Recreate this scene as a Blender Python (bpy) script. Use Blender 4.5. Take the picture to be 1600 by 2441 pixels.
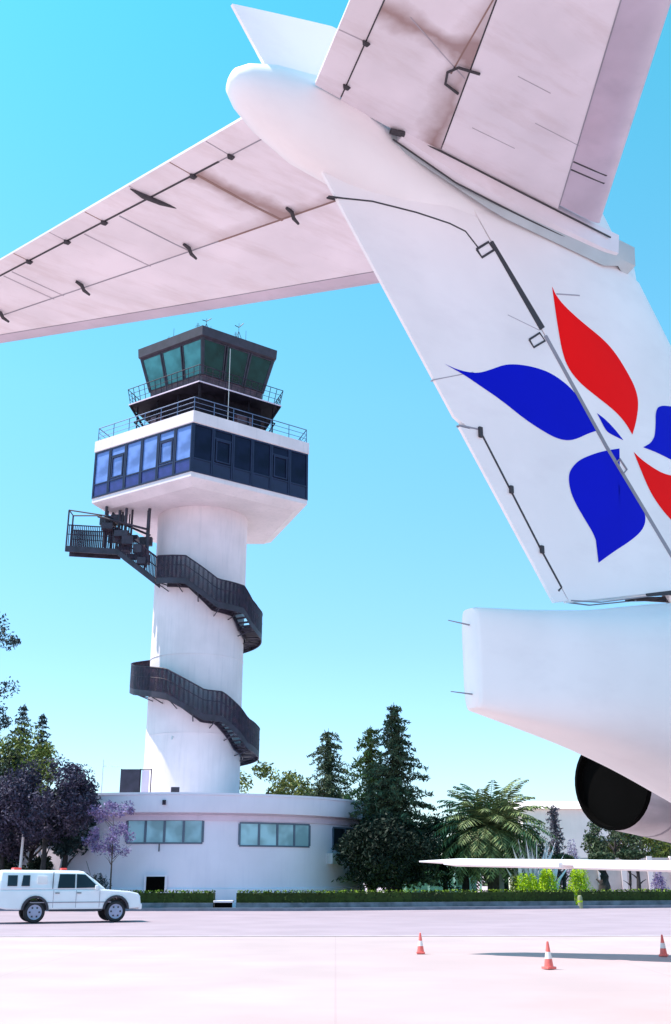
import bpy, bmesh, math, random
from mathutils import Vector, Matrix
PI = math.pi
R = math.radians
random.seed(11)
S = bpy.context.scene
for o in list(bpy.data.objects):
    bpy.data.objects.remove(o)
COL = S.collection

# ------------------------------------------------------------ camera
cam = bpy.data.cameras.new('camera')
camo = bpy.data.objects.new('camera', cam)
COL.objects.link(camo)
cam.sensor_fit = 'VERTICAL'
cam.sensor_height = 24
cam.lens = 24 * 2500 / 2441
cam.clip_end = 6000
cam.clip_start = 0.05
camo.location = (0, 0, 1.7)
camo.rotation_euler = (R(90 + 19.0754), 0, 0)
S.camera = camo

# ------------------------------------------------------------ light
SUN_EL, SUN_AZ = 62, -84          # azimuth clockwise from +Y
W = bpy.data.worlds.new('World')
S.world = W
W.use_nodes = True
nt = W.node_tree
nt.nodes.clear()
out = nt.nodes.new('ShaderNodeOutputWorld')
bg = nt.nodes.new('ShaderNodeBackground')
sky = nt.nodes.new('ShaderNodeTexSky')
sky.sky_type = 'NISHITA'
sky.sun_disc = False
sky.sun_elevation = R(SUN_EL)
sky.sun_rotation = R(SUN_AZ)
sky.altitude = 0
sky.air_density = 1.0
sky.dust_density = 0.6
sky.ozone_density = 1.0
tint = nt.nodes.new('ShaderNodeMix')
tint.data_type = 'RGBA'
tint.blend_type = 'MULTIPLY'
tint.inputs['Factor'].default_value = 1
geo = nt.nodes.new('ShaderNodeTexCoord')
sep = nt.nodes.new('ShaderNodeSeparateXYZ')
ramp = nt.nodes.new('ShaderNodeValToRGB')
nt.links.new(geo.outputs['Generated'], sep.inputs[0])
nt.links.new(sep.outputs['Z'], ramp.inputs[0])
ce_ = ramp.color_ramp.elements
ce_[0].position = 0.0
ce_[0].color = (.56, .64, .75, 1)
ce_[1].position = .74
ce_[1].color = (.25, 1.03, .86, 1)
e_ = ce_.new(.20); e_.color = (.49, .70, .80, 1)
e_ = ce_.new(.42); e_.color = (.47, .90, .84, 1)
gain = nt.nodes.new('ShaderNodeVectorMath')
gain.operation = 'SCALE'
gain.inputs['Scale'].default_value = 1.27
nt.links.new(ramp.outputs[0], gain.inputs[0])
nt.links.new(gain.outputs[0], tint.inputs['B'])
nt.links.new(sky.outputs[0], tint.inputs['A'])
nt.links.new(tint.outputs['Result'], bg.inputs[0])
bg.inputs[1].default_value = 0.15
nt.links.new(bg.outputs[0], out.inputs[0])
sl = bpy.data.lights.new('sun', 'SUN')
sl.energy = 4.8
sl.angle = R(0.5)
sl.color = (1.0, 0.88, 0.83)
so = bpy.data.objects.new('sun', sl)
COL.objects.link(so)
sd = Vector((math.sin(R(SUN_AZ)) * math.cos(R(SUN_EL)), math.cos(R(SUN_AZ)) * math.cos(R(SUN_EL)), math.sin(R(SUN_EL))))
so.rotation_euler = sd.to_track_quat('Z', 'Y').to_euler()
so.location = (-40, 10, 80)
S.view_settings.view_transform = 'Standard'
S.view_settings.look = 'None'
S.view_settings.gamma = 1
S.view_settings.exposure = 0.78
S.render.resolution_x = 671
S.render.resolution_y = 1024

# ------------------------------------------------------------ materials
def mat(name, col, rough=.6, metal=0, var=.08, vscale=1.5, stain=None, stscale=(1, 1, .15), stamt=.5, island=0, bump=0, spec=.5, vcol=None, bscale=40):
    m = bpy.data.materials.new(name)
    m.use_nodes = True
    n = m.node_tree
    b = n.nodes['Principled BSDF']
    b.inputs['Roughness'].default_value = rough
    b.inputs['Metallic'].default_value = metal
    b.inputs['Specular IOR Level'].default_value = spec
    tc = n.nodes.new('ShaderNodeTexCoord')
    no = n.nodes.new('ShaderNodeTexNoise')
    no.inputs['Scale'].default_value = vscale
    no.inputs['Detail'].default_value = 6
    n.links.new(tc.outputs['Object'], no.inputs['Vector'])
    mx = n.nodes.new('ShaderNodeMix')
    mx.data_type = 'RGBA'
    c2 = vcol if vcol else tuple(c * (1 - 2.2 * var) for c in col)
    mx.inputs['A'].default_value = (*c2, 1)
    mx.inputs['B'].default_value = (*[min(1, c * (1 + (0 if vcol else .6 * var))) for c in col], 1)
    rp = n.nodes.new('ShaderNodeMapRange')
    rp.inputs[1].default_value = .35
    rp.inputs[2].default_value = .65
    n.links.new(no.outputs[0], rp.inputs[0])
    fac = rp.outputs[0]
    if island:
        g = n.nodes.new('ShaderNodeNewGeometry')
        mm = n.nodes.new('ShaderNodeMath')
        mm.operation = 'MULTIPLY_ADD'
        mm.inputs[1].default_value = island
        n.links.new(g.outputs['Random Per Island'], mm.inputs[0])
        sc = n.nodes.new('ShaderNodeMath')
        sc.operation = 'MULTIPLY'
        sc.inputs[1].default_value = 1 - island
        n.links.new(fac, sc.inputs[0])
        n.links.new(sc.outputs[0], mm.inputs[2])
        fac = mm.outputs[0]
    n.links.new(fac, mx.inputs['Factor'])
    col_out = mx.outputs['Result']
    if stain:
        mp = n.nodes.new('ShaderNodeMapping')
        mp.inputs['Scale'].default_value = stscale
        n.links.new(tc.outputs['Object'], mp.inputs['Vector'])
        n2 = n.nodes.new('ShaderNodeTexNoise')
        n2.inputs['Scale'].default_value = 2.2
        n2.inputs['Detail'].default_value = 8
        n2.inputs['Roughness'].default_value = .65
        n.links.new(mp.outputs[0], n2.inputs['Vector'])
        r2 = n.nodes.new('ShaderNodeMapRange')
        r2.inputs[1].default_value = .5
        r2.inputs[2].default_value = .8
        r2.inputs[4].default_value = stamt
        n.links.new(n2.outputs[0], r2.inputs[0])
        m2 = n.nodes.new('ShaderNodeMix')
        m2.data_type = 'RGBA'
        n.links.new(r2.outputs[0], m2.inputs['Factor'])
        n.links.new(col_out, m2.inputs['A'])
        m2.inputs['B'].default_value = (*stain, 1)
        col_out = m2.outputs['Result']
    n.links.new(col_out, b.inputs['Base Color'])
    if bump:
        bn = n.nodes.new('ShaderNodeTexNoise')
        bn.inputs['Scale'].default_value = bscale
        bn.inputs['Detail'].default_value = 5
        n.links.new(tc.outputs['Object'], bn.inputs['Vector'])
        bp = n.nodes.new('ShaderNodeBump')
        bp.inputs['Strength'].default_value = bump
        bp.inputs['Distance'].default_value = .02
        n.links.new(bn.outputs[0], bp.inputs['Height'])
        n.links.new(bp.outputs[0], b.inputs['Normal'])
    return m

def glassmat(name, tintc, refl_rough=.05, opac=.5, diff=(.1, .2, .2)):
    """tinted glazing: part diffuse colour, part see-through, glossy on top"""
    m = bpy.data.materials.new(name)
    m.use_nodes = True
    n = m.node_tree
    n.nodes.clear()
    o = n.nodes.new('ShaderNodeOutputMaterial')
    t = n.nodes.new('ShaderNodeBsdfTransparent')
    t.inputs[0].default_value = (*tintc, 1)
    d = n.nodes.new('ShaderNodeBsdfDiffuse')
    no = n.nodes.new('ShaderNodeTexNoise')
    no.inputs['Scale'].default_value = .9
    tc = n.nodes.new('ShaderNodeTexCoord')
    n.links.new(tc.outputs['Object'], no.inputs['Vector'])
    mc = n.nodes.new('ShaderNodeMix')
    mc.data_type = 'RGBA'
    mc.inputs['A'].default_value = (*[c * .75 for c in diff], 1)
    mc.inputs['B'].default_value = (*[min(1, c * 1.2) for c in diff], 1)
    rp = n.nodes.new('ShaderNodeMapRange')
    rp.inputs[1].default_value = .38
    rp.inputs[2].default_value = .62
    n.links.new(no.outputs[0], rp.inputs[0])
    n.links.new(rp.outputs[0], mc.inputs['Factor'])
    n.links.new(mc.outputs['Result'], d.inputs[0])
    g = n.nodes.new('ShaderNodeBsdfGlossy')
    g.inputs['Roughness'].default_value = refl_rough
    a = n.nodes.new('ShaderNodeMixShader')
    a.inputs[0].default_value = opac
    n.links.new(t.outputs[0], a.inputs[1])
    n.links.new(d.outputs[0], a.inputs[2])
    fr = n.nodes.new('ShaderNodeFresnel')
    fr.inputs[0].default_value = 1.28
    b = n.nodes.new('ShaderNodeMixShader')
    n.links.new(fr.outputs[0], b.inputs[0])
    n.links.new(a.outputs[0], b.inputs[1])
    n.links.new(g.outputs[0], b.inputs[2])
    n.links.new(b.outputs[0], o.inputs[0])
    return m

M = {}
M['paint'] = mat('aircraft_white_paint', (.95, .88, .90), .42, 0, .03, .8, stain=(.74, .66, .70), stscale=(.5, 1.3, 1.3), stamt=.35)
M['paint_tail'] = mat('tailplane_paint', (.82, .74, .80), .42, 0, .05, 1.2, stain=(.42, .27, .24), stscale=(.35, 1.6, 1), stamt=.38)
M['boot'] = mat('leading_edge_metal', (.58, .48, .57), .36, .15, .06, 1.5, stain=(.35, .3, .38), stscale=(1, 2, 1), stamt=.4)
M['seam'] = mat('panel_gap_dark', (.045, .04, .05), .7)
M['seam_grey'] = mat('panel_gap_grey', (.30, .28, .33), .6)
M['seam_light'] = mat('panel_line_faint', (.42, .37, .42), .6)
M['brown'] = mat('grime_line', (.28, .17, .15), .7)
M['fairing_grey'] = mat('sealant_grey', (.50, .53, .56), .5)
M['red'] = mat('livery_red', (1.0, .002, .003), .5, 0, .02, spec=.08)
M['blue'] = mat('livery_blue', (.002, .005, .55), .5, 0, .02, spec=.08)
M['nacelle'] = mat('nacelle_metal', (.44, .42, .47), .38, .3, .1, 2, stain=(.25, .24, .27), stscale=(.3, 2, 2), stamt=.6)
M['black'] = mat('exhaust_black', (.003, .003, .003), .95, spec=.02)
M['tyre'] = mat('rubber', (.02, .02, .025), .75)
M['concrete_white'] = mat('tower_render', (.80, .70, .74), .75, 0, .04, .5, stain=(.52, .48, .54), stscale=(1.6, 1.6, .12), stamt=.4, bump=.15)
M['wall_white'] = mat('building_render', (.80, .74, .86), .8, 0, .04, .3, stain=(.60, .56, .72), stscale=(1.2, 1.2, .15), stamt=.3, bump=.15)
M['trim_pink'] = mat('fascia_pink', (.72, .58, .70), .7, 0, .06, .6, stain=(.5, .38, .48), stamt=.4)
M['metal_dark'] = mat('dark_painted_steel', (.035, .028, .05), .55, .0, .2, 2)
M['metal_shade'] = mat('shaded_steel', (.012, .010, .018), .7, 0, .2, 2, spec=.15)  # dark steel copy with the shade under the deck put into its colour
M['metal_rail'] = mat('rail_steel', (.032, .024, .045), .55, .0, .15, 3, stain=(.22, .08, .10), stscale=(1, 1, 1), stamt=.35, spec=.2)
M['metal_blue'] = mat('blue_grey_steel', (.12, .17, .30), .45, .3, .1)
M['frame_navy'] = mat('navy_window_frame', (.016, .018, .06), .4, .2, .1)
M['glass_office'] = glassmat('office_glazing', (.03, .05, .1), .06, .92, (.009, .012, .036))  # dark base colour stands in for shade on the other facets
M['glass_blind_lit'] = glassmat('office_glazing_blinds_sunlit', (.03, .05, .1), .06, .95, (.16, .26, .58))  # pale blinds, brightened in colour to show the sunlit facet
M['glass_cab_lit'] = glassmat('cab_glazing_sunlit', (.2, .6, .6), .05, .7, (.10, .36, .38))  # lighter teal copy of the cab glass, sunlight painted into its colour
M['spandrel'] = mat('blue_spandrel_panel', (.035, .035, .19), .3, 0, .15, 2)
M['glass_cab'] = glassmat('cab_glazing', (.08, .30, .30), .05, .75, (.012, .055, .055))
M['cab_sill'] = mat('cab_sill_panel', (.12, .06, .08), .6, 0, .2, 3)
M['cab_fascia'] = mat('cab_roof_edge', (.045, .035, .055), .6, 0, .12, 2)
M['glass_base'] = glassmat('ground_floor_glazing', (.1, .3, .35), .05, .93, (.34, .55, .62))
M['glass_dark'] = glassmat('dark_glazing', (.03, .03, .04), .05, .9, (.02, .03, .04))
M['frame_base'] = mat('slate_window_frame', (.10, .14, .20), .5)
M['truck_white'] = mat('truck_white_paint', (.82, .82, .86), .22, 0, .02)
M['truck_dark'] = mat('truck_black_trim', (.03, .03, .045), .5)
M['truck_glass'] = glassmat('truck_window', (.05, .10, .12), .04, .9, (.025, .045, .06))
M['rim'] = mat('alloy_rim', (.36, .38, .52), .45, .1, .08)
M['lamp_red'] = mat('red_lens', (.75, .06, .05), .3)
M['lamp_clear'] = mat('clear_lens', (.75, .78, .8), .15)
M['cone'] = mat('cone_orange', (.85, .16, .14), .5, 0, .08, 6)
M['cone_white'] = mat('cone_collar', (.85, .8, .8), .5)
M['bark'] = mat('bark', (.09, .065, .055), .9, 0, .25, 4, bump=.6, bscale=12)
M['bark_dark'] = mat('bark_dark', (.035, .028, .03), .9, 0, .25, 4, bump=.6, bscale=12)
M['leaf_dark'] = mat('conifer_needles', (.105, .14, .075), .6, island=.8, vcol=(.008, .018, .012), var=.2, vscale=.8, spec=.15)
M['leaf_black'] = mat('evergreen_leaves', (.022, .036, .024), .6, island=.8, vcol=(.006, .012, .010), var=.2, vscale=.8, spec=.1)
M['leaf_blue'] = mat('cedar_needles', (.045, .075, .075), .6, island=.8, vcol=(.006, .012, .016), var=.2, vscale=.8, spec=.15)
M['leaf_olive'] = mat('olive_conifer_needles', (.23, .26, .07), .6, island=.8, vcol=(.018, .032, .01), var=.2, vscale=.7, spec=.15)
M['leaf_green'] = mat('broad_leaves', (.20, .25, .05), .55, island=.8, vcol=(.015, .03, .01), var=.2, vscale=.7, spec=.15)
M['leaf_purple'] = mat('jacaranda_blossom', (.095, .082, .125), .7, island=.8, vcol=(.018, .016, .04), var=.2, vscale=1.2, spec=.15)
M['leaf_mauve'] = mat('pale_jacaranda_blossom', (.36, .27, .50), .7, island=.8, vcol=(.08, .06, .15), var=.2, vscale=1.6, spec=.15)
M['leaf_palm'] = mat('palm_leaflet', (.26, .32, .13), .5, island=.8, vcol=(.016, .03, .014), var=.2, vscale=1.2, spec=.15)
M['leaf_hedge'] = mat('hedge_leaves', (.035, .06, .010), .6, island=.7, vcol=(.012, .02, .006), var=.2, vscale=2, spec=.15)
M['leaf_sunlit'] = mat('sunlit_hedge_leaves', (.22, .32, .02), .6, island=.7, vcol=(.08, .14, .01), var=.2, vscale=2, spec=.15)  # lit counterpart of the dark hedge leaves, sun painted in as lighter green
M['leaf_lime'] = mat('lime_bush_leaves', (.62, .80, .02), .6, island=.7, vcol=(.16, .28, .01), var=.2, vscale=1, spec=.15)
M['leaf_pale'] = mat('silver_fronds', (.95, .88, .92), .6, island=.6, vcol=(.72, .66, .75), var=.2)
M['leaf_grey'] = mat('grey_cypress_foliage', (.16, .14, .18), .7, island=.7, vcol=(.04, .035, .055), var=.2, spec=.15)
M['sandwall'] = mat('sandstone_wall', (.60, .50, .50), .85, 0, .1, .8, stain=(.4, .32, .33), stamt=.5)
M['pinkwall'] = mat('pale_hall_wall', (.92, .78, .78), .8, 0, .05, .3, stain=(.6, .48, .5), stamt=.3)
M['planter'] = mat('planter_stone', (.13, .16, .20), .8, 0, .2, 2)

def grime(name, src):
    m = M[src].copy(); m.name = name; n = m.node_tree
    b = n.nodes['Principled BSDF']; base_ = b.inputs['Base Color'].links[0].from_socket
    tc = n.nodes.new('ShaderNodeTexCoord'); sp = n.nodes.new('ShaderNodeSeparateXYZ')
    n.links.new(tc.outputs['Object'], sp.inputs[0])
    def mth(op, a, b_=None, c=None):
        k = n.nodes.new('ShaderNodeMath'); k.operation = op
        for i, v in enumerate((a, b_, c)):
            if v is None: continue
            if isinstance(v, (int, float)): k.inputs[i].default_value = v
            else: n.links.new(v, k.inputs[i])
        return k.outputs[0]
    X, Y = mth('ADD', sp.outputs[0], 18.0), mth('ABSOLUTE', sp.outputs[1])
    no = n.nodes.new('ShaderNodeTexNoise'); no.inputs['Scale'].default_value = 3; no.inputs['Detail'].default_value = 5
    n.links.new(tc.outputs['Object'], no.inputs['Vector'])
    nz = mth('MULTIPLY_ADD', no.outputs[0], .35, -.17)
    d1 = mth('ABSOLUTE', mth('ADD', mth('SUBTRACT', Y, mth('MULTIPLY_ADD', X, .09, 1.02)), nz))      # chordwise seam
    g1 = mth('MAXIMUM', mth('MULTIPLY_ADD', d1, -5.5, 1.0), 0.0)
    hx = mth('MULTIPLY_ADD', Y, -.457, 5.96)
    d2 = mth('ABSOLUTE', mth('ADD', mth('SUBTRACT', X, hx), nz))
    g2 = mth('MULTIPLY', mth('MAXIMUM', mth('MULTIPLY_ADD', d2, -4.5, 1.0), 0.0), mth('MAXIMUM', mth('MULTIPLY_ADD', Y, -.33, 1.1), 0.0))
    f = mth('MINIMUM', mth('MULTIPLY', mth('ADD', g1, g2), .85), .8)
    mx = n.nodes.new('ShaderNodeMix'); mx.data_type = 'RGBA'
    n.links.new(f, mx.inputs['Factor']); n.links.new(base_, mx.inputs['A']); mx.inputs['B'].default_value = (.26, .13, .11, 1)
    n.links.new(mx.outputs['Result'], b.inputs['Base Color'])
    return m
M['paint_elev'] = grime('elevator_paint_grimy', 'paint_tail')

def ground_mat(name, c1, c2, scale, joint=None, jcol=(.5, .42, .5)):
    m = mat(name, c1, .85, 0, .05, scale, stain=c2, stscale=(.12, .5, 1), stamt=.7, bump=.12, bscale=20)
    n = m.node_tree
    b = n.nodes['Principled BSDF']
    src = b.inputs['Base Color'].links[0].from_socket
    # large scale patches
    tc = n.nodes.new('ShaderNodeTexCoord')
    no = n.nodes.new('ShaderNodeTexNoise')
    no.inputs['Scale'].default_value = .06
    no.inputs['Detail'].default_value = 7
    n.links.new(tc.outputs['Object'], no.inputs['Vector'])
    mr = n.nodes.new('ShaderNodeMapRange')
    mr.inputs[1].default_value = .45
    mr.inputs[2].default_value = .7
    mr.inputs[4].default_value = .8
    n.links.new(no.outputs[0], mr.inputs[0])
    m2 = n.nodes.new('ShaderNodeMix')
    m2.data_type = 'RGBA'
    n.links.new(mr.outputs[0], m2.inputs['Factor'])
    n.links.new(src, m2.inputs['A'])
    m2.inputs['B'].default_value = (*[c * .84 for c in c1], 1)
    src = m2.outputs['Result']
    if joint:
        br = n.nodes.new('ShaderNodeTexBrick')
        br.inputs['Scale'].default_value = 1
        br.inputs['Brick Width'].default_value = joint
        br.inputs['Row Height'].default_value = joint
        br.inputs['Mortar Size'].default_value = .018
        br.offset = 0
        br.inputs['Mortar Smooth'].default_value = .3
        n.links.new(tc.outputs['Object'], br.inputs['Vector'])
        m3 = n.nodes.new('ShaderNodeMix')
        m3.data_type = 'RGBA'
        mf = n.nodes.new('ShaderNodeMath')
        mf.operation = 'MULTIPLY'
        mf.inputs[1].default_value = .3
        n.links.new(br.outputs['Fac'], mf.inputs[0])
        n.links.new(mf.outputs[0], m3.inputs['Factor'])
        n.links.new(src, m3.inputs['A'])
        m3.inputs['B'].default_value = (*jcol, 1)
        src = m3.outputs['Result']
    n.links.new(src, b.inputs['Base Color'])
    return m
M['apron'] = ground_mat('apron_concrete', (.425, .325, .335), (.385, .285, .30), .4, 6.0, (.31, .21, .23))
M['road'] = ground_mat('service_road_surface', (.33, .25, .295), (.28, .215, .26), .5)
M['post_lime'] = mat('post_lime_paint', (.30, .30, .18), .7, 0, .1, 3)
M['paving'] = ground_mat('forecourt_paving', (.50, .38, .42), (.42, .32, .36), .5, 2.0, (.36, .28, .31))
M['kerb'] = mat('kerb_concrete', (.16, .18, .24), .8, 0, .1, 2)
M['grass'] = mat('lawn_grass', (.20, .36, .05), .9, 0, .2, .4, stain=(.30, .42, .12), stscale=(.3, .3, 1), stamt=.6)
M['line'] = mat('painted_marking', (.52, .44, .48), .7, 0, .08, 3)

# ------------------------------------------------------------ helpers
def tag(o, label=None, cat=None, group=None, kind=None):
    if label: o['label'] = label
    if cat: o['category'] = cat
    if group: o['group'] = group
    if kind: o['kind'] = kind
    return o

def empty(name, loc, label, cat, group=None, rz=0):
    o = bpy.data.objects.new(name, None)
    o.empty_display_size = .3
    o.location = loc
    o.rotation_euler = (0, 0, rz)
    COL.objects.link(o)
    return tag(o, label, cat, group)

class MB:
    def __init__(s):
        s.v = []; s.f = []
    def add(s, vs, fs):
        n = len(s.v)
        s.v += [tuple(v) for v in vs]
        s.f += [tuple(i + n for i in f) for f in fs]
        return s
    def box(s, c, d, rz=0, tilt=None):
        x, y, z = [k / 2 for k in d]
        vs = [Vector((a * x, b * y, e * z)) for e in (-1, 1) for a, b in ((-1, -1), (1, -1), (1, 1), (-1, 1))]
        m = Matrix.Rotation(rz, 3, 'Z')
        if tilt is not None:
            m = m @ tilt
        return s.add([m @ v + Vector(c) for v in vs], [(3, 2, 1, 0), (4, 5, 6, 7), (0, 1, 5, 4), (1, 2, 6, 5), (2, 3, 7, 6), (3, 0, 4, 7)])
    def prism(s, pts, z0, z1):
        n = len(pts)
        return s.add([(x, y, z0) for x, y in pts] + [(x, y, z1) for x, y in pts],
                     [tuple(range(n - 1, -1, -1)), tuple(range(n, 2 * n))] + [(i, (i + 1) % n, n + (i + 1) % n, n + i) for i in range(n)])
    def rings(s, rs, closed=True, cap=True):
        n = len(rs[0]); base = len(s.v)
        for r in rs: s.v += [tuple(p) for p in r]
        for k in range(len(rs) - 1):
            for i in range(n if closed else n - 1):
                j = (i + 1) % n
                s.f.append((base + k * n + i, base + k * n + j, base + (k + 1) * n + j, base + (k + 1) * n + i))
        if cap:
            s.f.append(tuple(base + i for i in range(n - 1, -1, -1)))
            s.f.append(tuple(base + (len(rs) - 1) * n + i for i in range(n)))
        return s
    def tube(s, pts, r, n=6):
        pts = [Vector(p) for p in pts]
        rs = []
        for i, p in enumerate(pts):
            t = (pts[min(i + 1, len(pts) - 1)] - pts[max(i - 1, 0)]).normalized()
            a = t.cross(Vector((0, 0, 1)))
            if a.length < .05: a = t.cross(Vector((1, 0, 0)))
            a.normalize(); b = t.cross(a)
            rr = r[i] if isinstance(r, (list, tuple)) else r
            rs.append([p + rr * (math.cos(2 * PI * k / n) * a + math.sin(2 * PI * k / n) * b) for k in range(n)])
        return s.rings(rs)
    def cyl(s, c, r0, r1, z0, z1, n=24):
        rs = [[(c[0] + r * math.cos(2 * PI * k / n), c[1] + r * math.sin(2 * PI * k / n), z) for k in range(n)] for r, z in ((r0, z0), (r1, z1))]
        return s.rings(rs)
    def lathe(s, prof, n=24, axis='z', c=(0, 0, 0)):
        rs = []
        for r, h in prof:
            ring = []
            for k in range(n):
                a = 2 * PI * k / n
                if axis == 'z': p = (c[0] + r * math.cos(a), c[1] + r * math.sin(a), c[2] + h)
                elif axis == 'x': p = (c[0] + h, c[1] + r * math.cos(a), c[2] + r * math.sin(a))
                else: p = (c[0] + r * math.cos(a), c[1] + h, c[2] + r * math.sin(a))
                ring.append(p)
            rs.append(ring)
        return s.rings(rs)
    def build(s, name, m, parent=None, smooth=False, bevel=0, loc=None, rz=None, angle=40):
        me = bpy.data.meshes.new(name)
        me.from_pydata(s.v, [], s.f)
        bm = bmesh.new(); bm.from_mesh(me)
        if len(bm.faces) < 30000:
            bmesh.ops.recalc_face_normals(bm, faces=bm.faces)
        bm.to_mesh(me); bm.free()
        if isinstance(m, (list, tuple)):
            for k in m: me.materials.append(k)
        else: me.materials.append(m)
        if smooth:
            for p in me.polygons: p.use_smooth = True
            try: me.set_sharp_from_angle(angle=R(angle))
            except Exception: pass
        o = bpy.data.objects.new(name, me)
        COL.objects.link(o)
        if parent: o.parent = parent
        if loc: o.location = loc
        if rz is not None: o.rotation_euler = (0, 0, rz)
        if bevel:
            b = o.modifiers.new('b', 'BEVEL'); b.width = bevel; b.segments = 2; b.limit_method = 'ANGLE'; b.angle_limit = R(35)
        return o

def children(o): return [c for c in bpy.data.objects if c.parent == o]
def copy_tree(o, parent=None):
    c = o.copy(); COL.objects.link(c)
    if parent: c.parent = parent
    for ch in children(o): copy_tree(ch, c)
    return c
def lerp(a, b, t): return a + (b - a) * t
def pl(pts, x):
    """piecewise linear"""
    if x <= pts[0][0]: return pts[0][1]
    for (a, b), (c, d) in zip(pts, pts[1:]):
        if x <= c: return lerp(b, d, (x - a) / (c - a))
    return pts[-1][1]

# ============================================================ SETTING
g = MB().add([(-3000, -3000, -.02), (3000, -3000, -.02), (3000, 3000, -.02), (-3000, 3000, -.02)], [(0, 1, 2, 3)])
tag(g.build('ground', M['apron']), kind='structure')
HED = lambda x: 56.0 + max(0, x + 2) * .27                      # hedge front line
def strip(xs, y0, y1, z):
    mb = MB(); n = len(xs)
    mb.add([(x, y0(x), z) for x in xs] + [(x, y1(x), z) for x in xs], [(i, i + 1, n + i + 1, n + i) for i in range(n - 1)])
    return mb
xs = [-150, -60, -30, -2, 10, 20, 30, 60, 150]
tag(strip(xs, lambda x: 33.5 + .02 * x, lambda x: HED(x) - .25, -.012).build('service_road', M['road']), kind='structure')
tag(strip(xs, lambda x: 33.2 + .02 * x, lambda x: 33.5 + .02 * x, -.008).build('road_edge_line', M['line']), kind='structure')
tag(strip(xs, lambda x: HED(x) + .3, lambda x: 420, -.012).build('forecourt_pavement', M['paving']), kind='structure')
tag(strip([.4, 4, 8, 13, 17], lambda x: HED(x) + 1.4, lambda x: 110, -.004).build('lawn', M['grass']), kind='structure')
k = MB()
for a, b in zip(xs, xs[1:]):
    p = [(a, HED(a) - .25), (b, HED(b) - .25), (b, HED(b) + .3), (a, HED(a) + .3)]
    k.prism(p, -.02, .13)
tag(k.build('kerb', M['kerb']), kind='structure')

# ============================================================ AIRLINER
TH = R(35.72)
NV = Vector((math.cos(TH), math.sin(TH)))
WV = Vector((math.sin(TH), -math.cos(TH)))
orig = WV * (-6.8)
OFF = 18.0
base = orig + NV * OFF
plane = empty('airliner', (base.x, base.y, 0), 'white T-tail jet airliner with red and blue petal emblem on its fin', 'airliner', rz=TH)
def A(s, w, z): return (s - OFF, -w, z)

def naca(x): 
    x = max(0, min(1, x))
    return 2 * 5 * (.2969 * math.sqrt(x) - .126 * x - .3516 * x * x + .2843 * x ** 3 - .1015 * x ** 4)
def fLE(z): return 9.85 - .70 * (z - 7.63)
def fTE(z): return 7.49 - .735 * (z - 4.19)
def fh(s, z):
    x = (fLE(z) - s) / (fLE(z) - fTE(z))
    return .012 + .205 * naca(x)
HG = [(4.1, 9.93), (4.93, 9.16), (5.96, 8.27), (7.01, 7.46), (7.88, 6.75), (8.3, 6.42)]
def sH(z): return pl(HG, z)
TB = [(4.2, 7.69), (4.35, 7.58), (4.7, 7.32), (5.26, 6.93), (5.76, 6.58)]
def sT(z): return pl(TB, z)

def finpart(name, lo, hi, zlo, zhi, ns, nz, m):
    """closed slab of the fin between chord lines lo(z)..hi(z); zlo/zhi give z per chord fraction"""
    mb = MB(); side = {}
    for sg in (1, -1):
        for j in range(nz + 1):
            for i in range(ns + 1):
                u = i / ns
                z = lerp(zlo(u), zhi(u), j / nz)
                s = lerp(lo(z), hi(z), u)
                side[sg, i, j] = len(mb.v)
                mb.v.append(A(s, sg * fh(s, z), z))
    for sg in (1, -1):
        for j in range(nz):
            for i in range(ns):
                mb.f.append((side[sg, i, j], side[sg, i + 1, j], side[sg, i + 1, j + 1], side[sg, i, j + 1]))
    for j in range(nz):
        for i in (0, ns): mb.f.append((side[1, i, j], side[1, i, j + 1], side[-1, i, j + 1], side[-1, i, j]))
    for i in range(ns):
        for j in (0, nz): mb.f.append((side[1, i, j], side[1, i + 1, j], side[-1, i + 1, j], side[-1, i, j]))
    return mb.build(name, m, plane, smooth=True, angle=50)
G = .012
fin = finpart('fin', lambda z: sH(z) + G, lambda z: fLE(z) - .001, lambda u: 4.0, lambda u: 8.3, 18, 16, M['paint'])
rbot = lambda u: lerp(4.19, 4.55, u)
rud = finpart('rudder', lambda z: fTE(z) if z > 5.76 else sT(z) + .008, lambda z: sH(z) - G, lambda u: lerp(4.22, 4.60, u), lambda u: 8.1, 14, 24, M['paint'])
finpart('rudder_tab', lambda z: fTE(z), lambda z: sT(z) - .008, lambda u: lerp(4.19, 4.23, u), lambda u: 5.75, 6, 10, M['paint'])
ft = finpart('fin_tip', lambda z: fTE(z), lambda z: fLE(z) - .001, lambda u: 8.25, lambda u: pl([(0, 9.35), (.25, 9.60), (.7, 9.6), (1, 9.25)], u), 20, 4, M['paint'])

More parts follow.
